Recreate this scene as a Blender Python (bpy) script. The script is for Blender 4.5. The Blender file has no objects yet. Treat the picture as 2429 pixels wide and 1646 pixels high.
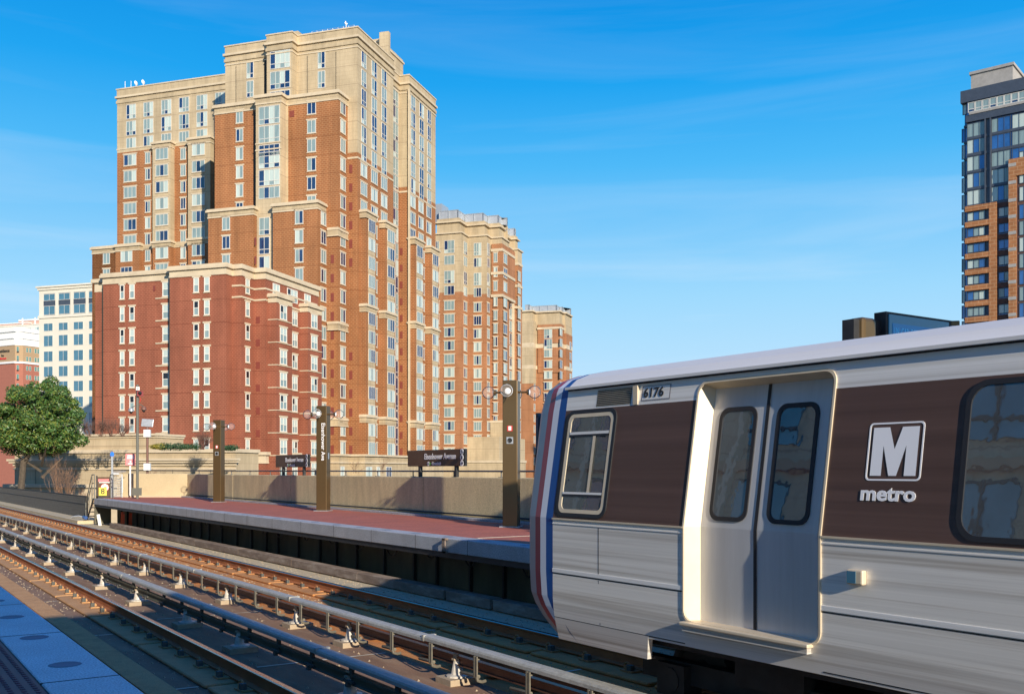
import bpy, math, random
from mathutils import Vector, Matrix
rnd = random.Random(7)
R = math.radians
sc = bpy.context.scene
col = sc.collection
# ------------------------------------------------------------------ camera, sky, sun, exposure
# axes: x = across the tracks (away from the near platform), y = along the tracks, z = up, camera at the origin at eye height
YAW = 33.8
CY, SY = math.cos(R(YAW)), math.sin(R(YAW))
F = 2361.0; CX = 1214.5; HY = 1115.5
cam = bpy.data.cameras.new('camera'); cam.lens = 35; cam.sensor_width = 36; cam.sensor_fit = 'HORIZONTAL'
cam.shift_y = 0.1204; cam.clip_end = 6000; cam.clip_start = 0.05
co = bpy.data.objects.new('camera', cam); col.objects.link(co)
co.rotation_euler = (R(90), 0, R(-YAW)); sc.camera = co
SUN_AZ = 9.3; SUN_EL = 18.5          # light travels towards (sin, cos) of SUN_AZ
world = bpy.data.worlds.new('World'); sc.world = world; world.use_nodes = True
wn = world.node_tree; wl = wn.links; wn.nodes.clear()
def WN(t, **k):
    n = wn.nodes.new(t)
    for a, b in k.items(): setattr(n, a, b)
    return n
sky = WN('ShaderNodeTexSky', sky_type='NISHITA'); sky.sun_disc = False
sky.sun_elevation = R(SUN_EL); sky.sun_rotation = R(180 + SUN_AZ)
sky.air_density = 1.0; sky.dust_density = 0.3; sky.ozone_density = 2.5; sky.altitude = 20
tc = WN('ShaderNodeTexCoord')
# high thin cirrus streaks
mp = WN('ShaderNodeMapping'); mp.inputs['Rotation'].default_value = (0.0, R(6), R(25)); mp.inputs['Scale'].default_value = (0.7, 0.7, 9.0)
nz = WN('ShaderNodeTexNoise'); nz.inputs['Scale'].default_value = 2.2; nz.inputs['Detail'].default_value = 7; nz.inputs['Roughness'].default_value = 0.55; nz.inputs['Distortion'].default_value = 0.6
wl.new(tc.outputs['Generated'], mp.inputs['Vector']); wl.new(mp.outputs[0], nz.inputs['Vector'])
cr = WN('ShaderNodeMapRange'); cr.inputs['From Min'].default_value = 0.50; cr.inputs['From Max'].default_value = 0.85; cr.inputs['To Max'].default_value = 0.17
wl.new(nz.outputs['Fac'], cr.inputs['Value'])
sep = WN('ShaderNodeSeparateXYZ'); wl.new(tc.outputs['Generated'], sep.inputs[0])
ramp = WN('ShaderNodeValToRGB'); wl.new(sep.outputs['Z'], ramp.inputs['Fac'])
def lin(c): return tuple(((v/255.0+0.055)/1.055)**2.4 if v > 10 else v/255/12.92 for v in c) + (1,)
els = [(0.0, (206, 232, 250)), (0.06, (196, 229, 252)), (0.17, (157, 216, 252)), (0.29, (76, 184, 247)), (0.36, (26, 163, 240)), (0.44, (0, 142, 227)), (0.56, (12, 112, 208)), (0.85, (24, 92, 180))]
cre = ramp.color_ramp
while len(cre.elements) < len(els): cre.elements.new(0.5)
for e, (p, c) in zip(cre.elements, els): e.position = p; e.color = lin(c)
# the physical sky sets the light; its hue is graded towards the deep blue of a polarised lens
skm = WN('ShaderNodeMix', data_type='RGBA', blend_type='MIX'); skm.inputs['Factor'].default_value = 0.97
scl = WN('ShaderNodeVectorMath', operation='SCALE'); scl.inputs['Scale'].default_value = 10.0
wl.new(ramp.outputs[0], scl.inputs[0])
wl.new(sky.outputs[0], skm.inputs['A']); wl.new(scl.outputs[0], skm.inputs['B'])
clm = WN('ShaderNodeMix', data_type='RGBA'); clm.inputs['B'].default_value = (8.6, 9.2, 9.8, 1)
clz = WN('ShaderNodeMapRange'); clz.inputs['From Min'].default_value = 0.08; clz.inputs['From Max'].default_value = 0.36; clz.inputs['To Min'].default_value = 2.6; clz.inputs['To Max'].default_value = 0.5
wl.new(sep.outputs['Z'], clz.inputs['Value']); clf = WN('ShaderNodeMath', operation='MULTIPLY'); wl.new(cr.outputs[0], clf.inputs[0]); wl.new(clz.outputs[0], clf.inputs[1])
wl.new(clf.outputs[0], clm.inputs['Factor']); wl.new(skm.outputs['Result'], clm.inputs['A'])
bg = WN('ShaderNodeBackground'); bg.inputs['Strength'].default_value = 0.082
wl.new(clm.outputs['Result'], bg.inputs['Color'])
wo = WN('ShaderNodeOutputWorld'); wl.new(bg.outputs[0], wo.inputs['Surface'])
sun = bpy.data.lights.new('sun', 'SUN'); sun.energy = 5.0; sun.angle = R(0.5); sun.color = (1.0, 0.89, 0.74)
so = bpy.data.objects.new('sun', sun); col.objects.link(so)
ldir = Vector((math.sin(R(SUN_AZ))*math.cos(R(SUN_EL)), math.cos(R(SUN_AZ))*math.cos(R(SUN_EL)), -math.sin(R(SUN_EL))))
so.rotation_euler = ldir.to_track_quat('-Z', 'Y').to_euler(); so.location = (-20, -60, 40)
sc.view_settings.view_transform = 'Standard'; sc.view_settings.look = 'None'; sc.view_settings.exposure = 0.33; sc.view_settings.gamma = 1
sc.cycles.max_bounces = 6; sc.cycles.transparent_max_bounces = 8

# ------------------------------------------------------------------ materials
def mat(name, color, rough=0.7, metal=0.0, var=0.12, vscale=1.5, stretch=(1, 1, 1), spec=0.5, stain=None, stain_scale=0.6, stain_amt=0.5, bump=0.0, bscale=30, alpha=None, emit=None, ior=None, fine=0.0, coat=0.0):
    m = bpy.data.materials.new(name); m.use_nodes = True
    nt = m.node_tree; N = nt.nodes; L = nt.links
    b = N['Principled BSDF']; b.inputs['Roughness'].default_value = rough; b.inputs['Metallic'].default_value = metal
    b.inputs['Specular IOR Level'].default_value = spec
    if ior: b.inputs['IOR'].default_value = ior
    if coat: b.inputs['Coat Weight'].default_value = coat
    t = N.new('ShaderNodeTexCoord'); mpn = N.new('ShaderNodeMapping'); mpn.inputs['Scale'].default_value = stretch
    L.new(t.outputs['Object'], mpn.inputs['Vector'])
    n1 = N.new('ShaderNodeTexNoise'); n1.inputs['Scale'].default_value = vscale; n1.inputs['Detail'].default_value = 6; n1.inputs['Roughness'].default_value = 0.6
    L.new(mpn.outputs[0], n1.inputs['Vector'])
    mr = N.new('ShaderNodeMapRange'); mr.inputs['From Min'].default_value = 0.3; mr.inputs['From Max'].default_value = 0.7
    mr.inputs['To Min'].default_value = 1 - var; mr.inputs['To Max'].default_value = 1 + var
    L.new(n1.outputs['Fac'], mr.inputs['Value'])
    mx = N.new('ShaderNodeVectorMath'); mx.operation = 'SCALE'; mx.inputs[0].default_value = color[:3]
    L.new(mr.outputs[0], mx.inputs['Scale']); out = mx.outputs[0]
    if fine:
        n3 = N.new('ShaderNodeTexNoise'); n3.inputs['Scale'].default_value = bscale; n3.inputs['Detail'].default_value = 2; L.new(t.outputs['Object'], n3.inputs['Vector'])
        m3 = N.new('ShaderNodeMapRange'); m3.inputs['From Min'].default_value = 0.3; m3.inputs['From Max'].default_value = 0.7; m3.inputs['To Min'].default_value = 1-fine; m3.inputs['To Max'].default_value = 1+fine
        L.new(n3.outputs['Fac'], m3.inputs['Value'])
        v3 = N.new('ShaderNodeVectorMath'); v3.operation = 'SCALE'; L.new(out, v3.inputs[0]); L.new(m3.outputs[0], v3.inputs['Scale']); out = v3.outputs[0]
    if stain:
        n2 = N.new('ShaderNodeTexNoise'); n2.inputs['Scale'].default_value = stain_scale; n2.inputs['Detail'].default_value = 8; n2.inputs['Roughness'].default_value = 0.7
        L.new(mpn.outputs[0], n2.inputs['Vector'])
        m2 = N.new('ShaderNodeMapRange'); m2.inputs['From Min'].default_value = 0.48; m2.inputs['From Max'].default_value = 0.72; m2.inputs['To Max'].default_value = stain_amt
        L.new(n2.outputs['Fac'], m2.inputs['Value'])
        mm = N.new('ShaderNodeMix'); mm.data_type = 'RGBA'; L.new(m2.outputs[0], mm.inputs['Factor']); L.new(out, mm.inputs['A']); mm.inputs['B'].default_value = tuple(stain[:3]) + (1,)
        out = mm.outputs['Result']
    L.new(out, b.inputs['Base Color'])
    if bump:
        nb = N.new('ShaderNodeTexNoise'); nb.inputs['Scale'].default_value = bscale; nb.inputs['Detail'].default_value = 4; L.new(mpn.outputs[0], nb.inputs['Vector'])
        bp = N.new('ShaderNodeBump'); bp.inputs['Strength'].default_value = bump; bp.inputs['Distance'].default_value = 0.02
        L.new(nb.outputs['Fac'], bp.inputs['Height']); L.new(bp.outputs[0], b.inputs['Normal'])
    if emit: b.inputs['Emission Color'].default_value = tuple(emit[:3]) + (1,); b.inputs['Emission Strength'].default_value = emit[3]
    if alpha is not None: b.inputs['Alpha'].default_value = alpha
    return m

def brick_mat(name, c1, c2, mortar, joint=2.92, z0=57.0, bw=1.1, bh=0.55, msize=0.06, zoff=0.0):
    """brick laid in courses with mortar, plus the fine dark expansion joint at each floor"""
    m = bpy.data.materials.new(name); m.use_nodes = True
    nt = m.node_tree; N = nt.nodes; L = nt.links
    b = N['Principled BSDF']; b.inputs['Roughness'].default_value = 0.85; b.inputs['Specular IOR Level'].default_value = 0.25
    t = N.new('ShaderNodeTexCoord'); s = N.new('ShaderNodeSeparateXYZ'); L.new(t.outputs['Object'], s.inputs[0])
    a = N.new('ShaderNodeMath'); a.operation = 'ADD'; L.new(s.outputs['X'], a.inputs[0]); L.new(s.outputs['Y'], a.inputs[1])
    c = N.new('ShaderNodeCombineXYZ'); L.new(a.outputs[0], c.inputs['X']); L.new(s.outputs['Z'], c.inputs['Y'])
    br = N.new('ShaderNodeTexBrick'); L.new(c.outputs[0], br.inputs['Vector']); br.inputs['Scale'].default_value = 1.0
    br.inputs['Brick Width'].default_value = bw; br.inputs['Row Height'].default_value = bh; br.inputs['Mortar Size'].default_value = msize; br.inputs['Mortar Smooth'].default_value = 0.3
    br.inputs['Color1'].default_value = c1 + (1,); br.inputs['Color2'].default_value = c2 + (1,); br.inputs['Mortar'].default_value = mortar + (1,)
    n1 = N.new('ShaderNodeTexNoise'); n1.inputs['Scale'].default_value = 0.18; n1.inputs['Detail'].default_value = 7; L.new(t.outputs['Object'], n1.inputs['Vector'])
    mr = N.new('ShaderNodeMapRange'); mr.inputs['From Min'].default_value = 0.3; mr.inputs['From Max'].default_value = 0.7; mr.inputs['To Min'].default_value = 0.86; mr.inputs['To Max'].default_value = 1.14; L.new(n1.outputs['Fac'], mr.inputs['Value'])
    v = N.new('ShaderNodeVectorMath'); v.operation = 'SCALE'; L.new(br.outputs['Color'], v.inputs[0]); L.new(mr.outputs[0], v.inputs['Scale'])
    n4 = N.new('ShaderNodeTexNoise'); n4.inputs['Scale'].default_value = 1.0; n4.inputs['Detail'].default_value = 6; n4.inputs['Roughness'].default_value = 0.7
    m4 = N.new('ShaderNodeMapping'); m4.inputs['Scale'].default_value = (0.9, 0.9, 0.09); L.new(t.outputs['Object'], m4.inputs['Vector']); L.new(m4.outputs[0], n4.inputs['Vector'])
    r4 = N.new('ShaderNodeMapRange'); r4.inputs['From Min'].default_value = 0.35; r4.inputs['From Max'].default_value = 0.75; r4.inputs['To Min'].default_value = 1.08; r4.inputs['To Max'].default_value = 0.74; L.new(n4.outputs['Fac'], r4.inputs['Value'])
    v4 = N.new('ShaderNodeVectorMath'); v4.operation = 'SCALE'; L.new(v.outputs[0], v4.inputs[0]); L.new(r4.outputs[0], v4.inputs['Scale']); v = v4
    # joint line
    o = N.new('ShaderNodeMath'); o.operation = 'ADD'; L.new(s.outputs['Z'], o.inputs[0]); o.inputs[1].default_value = 400*joint - z0 + zoff
    md = N.new('ShaderNodeMath'); md.operation = 'MODULO'; L.new(o.outputs[0], md.inputs[0]); md.inputs[1].default_value = joint
    lt = N.new('ShaderNodeMath'); lt.operation = 'LESS_THAN'; L.new(md.outputs[0], lt.inputs[0]); lt.inputs[1].default_value = 0.09
    mx = N.new('ShaderNodeMix'); mx.data_type = 'RGBA'; mx.inputs['B'].default_value = (c1[0]*0.45, c1[1]*0.4, c1[2]*0.4, 1)
    mf = N.new('ShaderNodeMath'); mf.operation = 'MULTIPLY'; L.new(lt.outputs[0], mf.inputs[0]); mf.inputs[1].default_value = 0.55
    L.new(mf.outputs[0], mx.inputs['Factor']); L.new(v.outputs[0], mx.inputs['A']); L.new(mx.outputs['Result'], b.inputs['Base Color'])
    return m

M = {}
M['brick_orange'] = brick_mat('orange brick', (0.31, 0.118, 0.044), (0.27, 0.104, 0.04), (0.40, 0.20, 0.09), bw=0.62, bh=0.3, msize=0.05)
M['brick_orange2'] = brick_mat('orange brick of the towers behind', (0.36, 0.15, 0.068), (0.33, 0.135, 0.06), (0.42, 0.22, 0.11), bw=0.6, bh=0.3, msize=0.05)
M['brick_red'] = brick_mat('red brick', (0.27, 0.082, 0.045), (0.235, 0.072, 0.040), (0.34, 0.13, 0.075), joint=2.955, z0=24.7, bw=0.5, bh=0.24, msize=0.04, zoff=0.35)
M['cream'] = brick_mat('cream stone', (0.50, 0.40, 0.255), (0.475, 0.38, 0.24), (0.43, 0.335, 0.21), bw=1.2, bh=0.6, msize=0.03)
M['cream_trim'] = mat('cream cast stone trim', (0.58, 0.48, 0.33), 0.8, var=0.1, vscale=0.6, stain=(0.30, 0.22, 0.13), stain_scale=0.5, stain_amt=0.35)
M['cream_office'] = mat('pale limestone', (0.66, 0.62, 0.51), 0.8, var=0.05, vscale=0.3)
M['roof_grey'] = mat('roof gravel', (0.35, 0.33, 0.30), 0.9)
M['metal_grey'] = mat('grey metal screen', (0.42, 0.45, 0.48), 0.5, 0.3)
M['vent_red'] = mat('red metal vent', (0.20, 0.045, 0.03), 0.6)
M['win_frame'] = mat('window frame aluminium', (0.62, 0.60, 0.54), 0.5, var=0.03)
M['win_frame_w'] = mat('window frame white vinyl', (0.75, 0.70, 0.60), 0.5, var=0.03)
M['glass_dark'] = mat('dark window glass', (0.014, 0.03, 0.085), 0.06, var=0.5, vscale=0.35, spec=1.0)
M['glass_pale'] = mat('window with pale blind', (0.47, 0.55, 0.50), 0.25, var=0.1, vscale=0.8, stretch=(4, 4, 0.3))
M['glass_grey'] = mat('window with grey curtain', (0.22, 0.30, 0.30), 0.2, var=0.25, vscale=0.8, stretch=(4, 4, 0.3))
M['glass_black'] = mat('open window', (0.012, 0.014, 0.02), 0.3)
M['glass_teal'] = mat('tinted office glass', (0.05, 0.14, 0.20), 0.08, var=0.4, vscale=0.3, spec=1.0)
M['glass_blue'] = mat('blue curtain wall glass', (0.03, 0.10, 0.26), 0.06, 0.3, var=0.6, vscale=0.25, spec=1.0)
M['dark_panel'] = mat('dark metal cladding', (0.07, 0.085, 0.11), 0.5, 0.3)
M['brick_tower'] = brick_mat('brown brick', (0.40, 0.17, 0.07), (0.35, 0.15, 0.06), (0.45, 0.24, 0.12), bw=1.0, bh=0.5, msize=0.06)
M['brick_shade'] = mat('shaded brown brick', (0.11, 0.055, 0.04), 0.85, var=0.2, vscale=2)  # dark tone carries shade on the glass tower and the terrace end
M['white_stucco'] = mat('white stucco', (0.78, 0.77, 0.73), 0.8, var=0.03)
M['tan_stucco'] = mat('tan stucco', (0.40, 0.27, 0.15), 0.85, var=0.06)
M['brick_hotel'] = mat('red brick of hotel', (0.36, 0.13, 0.085), 0.85, var=0.08, vscale=1)
M['pink_stucco'] = mat('pink roofing', (0.62, 0.36, 0.28), 0.8, var=0.06)
M['green_glass'] = mat('green window', (0.05, 0.20, 0.15), 0.1, var=0.3, spec=1.0)

M['ground'] = mat('ground', (0.12, 0.11, 0.08), 0.95, var=0.3, vscale=0.05)
M['deck_brown'] = mat('dirty deck concrete', (0.25, 0.14, 0.078), 0.9, var=0.22, vscale=2.2, stretch=(1.6, 0.4, 1), stain=(0.42, 0.30, 0.18), stain_scale=3.0, stain_amt=0.5, bump=0.3, bscale=60, fine=0.15)
M['deck_rust'] = mat('rust covered concrete', (0.58, 0.235, 0.06), 0.92, var=0.22, vscale=3, stretch=(1.2, 0.5, 1), stain=(0.62, 0.33, 0.12), stain_scale=5.0, stain_amt=0.6, bump=0.4, bscale=70, fine=0.2)
M['deck_ochre'] = mat('ochre concrete', (0.74, 0.345, 0.07), 0.92, var=0.2, vscale=2.4, stretch=(1.2, 0.4, 1), stain=(0.50, 0.25, 0.07), stain_scale=2.0, stain_amt=0.6, bump=0.4, bscale=70, fine=0.2)
M['deck_pale'] = mat('pale gritty concrete', (0.58, 0.49, 0.32), 0.92, var=0.15, vscale=2.5, stain=(0.42, 0.28, 0.14), stain_scale=2.5, stain_amt=0.7, bump=0.4, bscale=60, fine=0.2)
M['plinth'] = mat('rail plinth concrete', (0.54, 0.29, 0.12), 0.92, var=0.2, vscale=4, stain=(0.42, 0.27, 0.13), stain_scale=4, stain_amt=0.5, bump=0.4, bscale=80, fine=0.2)
M['plinth_rust'] = mat('rusty plinth', (0.56, 0.25, 0.08), 0.92, var=0.2, vscale=4, stain=(0.5, 0.29, 0.1), stain_scale=4, stain_amt=0.5, bump=0.4, bscale=80, fine=0.2)
M['rust'] = mat('rusted rail steel', (0.36, 0.125, 0.04), 0.75, 0.1, var=0.25, vscale=5, stretch=(1, 0.3, 1), stain=(0.50, 0.20, 0.065), stain_scale=6, stain_amt=0.6)
M['rail_head'] = mat('polished rail head', (0.45, 0.36, 0.33), 0.25, 1.0, var=0.15, vscale=3, stretch=(1, 0.2, 1))
M['clip'] = mat('rusty clip', (0.45, 0.21, 0.08), 0.85, var=0.3, vscale=9)
M['clip_block'] = mat('grey clip block', (0.10, 0.105, 0.09), 0.8, var=0.3, vscale=9)
M['cover'] = mat('white cover board', (0.40, 0.395, 0.35), 0.6, var=0.1, vscale=8, stretch=(1, 0.4, 1), stain=(0.17, 0.15, 0.12), stain_scale=16, stain_amt=0.55, fine=0.12)
M['bracket'] = mat('grey bracket', (0.15, 0.135, 0.10), 0.7, var=0.3, vscale=8)
M['bracket_dark'] = mat('dark bracket', (0.07, 0.07, 0.06), 0.7, var=0.2)
M['contact_rail'] = mat('contact rail steel', (0.19, 0.10, 0.07), 0.4, 0.7, var=0.2, vscale=4, stretch=(1, 0.3, 1))
M['olive_pipe'] = mat('olive dirty rail', (0.10, 0.095, 0.06), 0.7, var=0.3, vscale=5, stretch=(1, 0.3, 1))
M['insulator'] = mat('white glazed insulator', (0.60, 0.56, 0.48), 0.35, var=0.12, vscale=10, stain=(0.35, 0.26, 0.15), stain_scale=14, stain_amt=0.5)
M['pad'] = mat('insulator pad concrete', (0.42, 0.33, 0.22), 0.9, var=0.15, vscale=8, stain=(0.25, 0.16, 0.08), stain_scale=6, stain_amt=0.7)
M['curb'] = mat('weathered timber curb', (0.24, 0.175, 0.13), 0.9, var=0.25, vscale=3, stretch=(1, 0.5, 2), stain=(0.55, 0.50, 0.42), stain_scale=3, stain_amt=0.5, bump=0.3, bscale=40)
M['white_line'] = mat('chalky white joint', (0.62, 0.55, 0.42), 0.9, var=0.2, vscale=9)
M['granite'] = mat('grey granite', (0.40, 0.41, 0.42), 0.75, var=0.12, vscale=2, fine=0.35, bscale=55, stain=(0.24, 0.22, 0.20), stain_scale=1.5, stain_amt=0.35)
M['granite_skylit'] = mat('granite edge with skylight tint', (0.58, 0.70, 0.70), 0.7, var=0.10, vscale=2, fine=0.35, bscale=90)  # blue skylight on the shaded near edge is put into this colour
M['platform_tile'] = mat('red platform tile', (0.45, 0.125, 0.07), 0.75, var=0.14, vscale=1.2, stain=(0.28, 0.11, 0.08), stain_scale=3, stain_amt=0.5, fine=0.2, bscale=18)
M['tactile'] = mat('dark red tactile tile', (0.11, 0.03, 0.04), 0.6, var=0.15, vscale=5)
M['light_disc'] = mat('platform edge light lens', (0.20, 0.24, 0.29), 0.7, var=0.1, spec=.2)
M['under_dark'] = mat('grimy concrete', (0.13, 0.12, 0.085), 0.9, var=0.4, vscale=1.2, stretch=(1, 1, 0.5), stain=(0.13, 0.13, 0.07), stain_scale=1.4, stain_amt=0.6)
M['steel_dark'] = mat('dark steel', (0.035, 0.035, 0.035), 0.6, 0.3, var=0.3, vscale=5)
M['parapet'] = mat('exposed aggregate parapet', (0.64, 0.52, 0.29), 0.9, var=0.12, vscale=2.5, stretch=(1, 1.5, 0.35), stain=(0.36, 0.29, 0.19), stain_scale=1.2, stain_amt=0.45, fine=0.25, bscale=45, bump=0.3)
M['parapet_end'] = mat('pale parapet concrete', (0.52, 0.42, 0.25), 0.9, var=0.08, vscale=1.5, fine=0.12, bscale=45)
M['joint_shade_dark'] = mat('dark joint and shade', (0.05, 0.045, 0.035), 0.9)
M['bronze'] = mat('bronze painted metal', (0.155, 0.10, 0.045), 0.32, 0.55, var=0.08, vscale=0.8, stretch=(1, 1, 0.6))
M['bronze_sign'] = mat('brown sign enamel', (0.11, 0.06, 0.03), 0.5, 0.0, var=0.25, vscale=1.0, spec=.3)
M['handrail'] = mat('dark handrail', (0.10, 0.10, 0.10), 0.45, 0.5)
M['galv'] = mat('galvanised steel', (0.45, 0.48, 0.50), 0.45, 0.5, var=0.15, vscale=8)
M['white_paint'] = mat('white paint', (0.80, 0.80, 0.76), 0.5, var=0.03)
M['white_enamel'] = mat('white lettering', (0.85, 0.85, 0.85), 0.5, var=0.01)
M['red_paint'] = mat('red paint', (0.62, 0.04, 0.04), 0.5, var=0.05)
M['pink_faded'] = mat('faded red sign paint', (0.80, 0.22, 0.22), 0.6, var=0.06)
M['yellow'] = mat('yellow sign', (0.85, 0.68, 0.08), 0.5, var=0.02)
M['green_dot'] = mat('green dot', (0.15, 0.55, 0.08), 0.5, var=0.02)
M['black'] = mat('black', (0.012, 0.012, 0.012), 0.5, var=0.05)
M['grey_pole'] = mat('grey painted pole', (0.15, 0.15, 0.125), 0.5, 0.2, var=0.08)
M['brown_pole'] = mat('brown steel pole', (0.19, 0.095, 0.07), 0.5, 0.2, var=0.08)
M['beacon_blue'] = mat('blue beacon lens', (0.02, 0.08, 0.35), 0.1, spec=0.8, emit=(0.05, 0.3, 1.0, 0.6))
M['lamp_face'] = mat('lamp reflector', (0.85, 0.85, 0.82), 0.35)
gl = bpy.data.materials.new('clear globe glass'); gl.use_nodes = True
_n = gl.node_tree.nodes; _l = gl.node_tree.links; _n.clear()
_o = _n.new('ShaderNodeOutputMaterial'); _m = _n.new('ShaderNodeMixShader'); _t = _n.new('ShaderNodeBsdfTransparent'); _g = _n.new('ShaderNodeBsdfGlossy'); _f = _n.new('ShaderNodeLayerWeight')
_g.inputs['Roughness'].default_value = 0.05; _t.inputs['Color'].default_value = (1, 1, 1, 1); _f.inputs['Blend'].default_value = 0.12
_l.new(_f.outputs['Fresnel'], _m.inputs[0]); _d = _n.new('ShaderNodeBsdfDiffuse'); _d.inputs['Color'].default_value = (.9,.88,.88,1); _m2 = _n.new('ShaderNodeMixShader'); _m2.inputs[0].default_value = .07; _l.new(_t.outputs[0], _m2.inputs[1]); _l.new(_d.outputs[0], _m2.inputs[2]); _l.new(_m2.outputs[0], _m.inputs[1]); _l.new(_g.outputs[0], _m.inputs[2]); _l.new(_m.outputs[0], _o.inputs[0])
M['globe'] = gl
M['alu'] = mat('brushed aluminium', (0.86, 0.85, 0.81), 0.38, 0.22, var=0.12, vscale=1.6, stretch=(1, 0.05, 16), stain=(0.46, 0.42, 0.35), stain_scale=1.2, stain_amt=0.5, bump=.06, bscale=3)
M['alu_low'] = mat('grimy brushed aluminium', (0.80, 0.77, 0.70), 0.42, 0.2, var=0.16, vscale=1.6, stretch=(1, 0.07, 9), stain=(0.25, 0.19, 0.125), stain_scale=1.1, stain_amt=0.85, bump=.06, bscale=3)
M['alu_door'] = mat('aluminium door leaf', (0.70, 0.70, 0.69), 0.38, 0.45, var=0.08, vscale=2.0, stretch=(1, 3, 0.25), stain=(.5,.48,.43), stain_scale=1.3, stain_amt=.35)
M['alu_jamb'] = mat('satin door jamb', (0.70, 0.59, 0.42), 0.5, 0.2, var=0.08, vscale=3)
M['roof_alu'] = mat('painted train roof', (0.68, 0.67, 0.64), 0.6, 0.0, var=0.07, vscale=1.5, stretch=(1, 0.08, 6), stain=(.5,.47,.42), stain_scale=1.3, stain_amt=.35)
M['train_brown'] = mat('dark brown train stripe', (0.095, 0.056, 0.045), 0.34, 0.0, var=0.2, vscale=1.2, stretch=(1, 0.1, 12), coat=0.25)
M['rubber'] = mat('black rubber', (0.02, 0.02, 0.022), 0.55)
M['train_glass'] = mat('train window glass', (0.42, 0.45, 0.46), 0.015, 0.85, var=0.1, spec=1.0, bump=0.10, bscale=1.6)
M['stripe_red'] = mat('train stripe red', (0.42, 0.03, 0.045), 0.4, var=0.04)
M['stripe_white'] = mat('train stripe white', (0.72, 0.73, 0.76), 0.4, var=0.03)
M['stripe_blue'] = mat('train stripe blue', (0.01, 0.07, 0.26), 0.4, var=0.04)
M['nose_grey'] = mat('train nose grey', (0.30, 0.30, 0.33), 0.45, 0.3, var=0.05)
M['screen'] = mat('display screen glass', (0.01, 0.06, 0.13), 0.12, var=0.1, spec=0.8, emit=(.003,.03,.07,1))
M['screen_text'] = mat('display lettering', (0.05, 0.20, 0.36), 0.4, emit=(.02,.11,.24,1))
M['leaf_a'] = mat('magnolia leaf', (0.055, 0.125, 0.025), 0.5, var=0.35, vscale=3)
M['leaf_b'] = mat('magnolia leaf light', (0.16, 0.20, 0.035), 0.5, var=0.3, vscale=3)
M['leaf_c'] = mat('magnolia leaf brown underside', (0.16, 0.11, 0.03), 0.6, var=0.3, vscale=3)
M['hedge'] = mat('evergreen hedge leaf', (0.035, 0.085, 0.03), 0.6, var=0.4, vscale=3)
M['hedge_y'] = mat('yellow green leaf', (0.28, 0.24, 0.03), 0.6, var=0.3, vscale=3)
M['twig'] = mat('bare twig', (0.23, 0.13, 0.075), 0.85, var=0.25, vscale=4)
M['twig_dark'] = mat('dark bare twig', (0.14, 0.075, 0.055), 0.85, var=0.25, vscale=4)
M['bark'] = mat('bark', (0.09, 0.07, 0.05), 0.9, var=0.3, vscale=6)
M['orange_tarp'] = mat('orange mesh', (0.70, 0.10, 0.03), 0.7)

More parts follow.
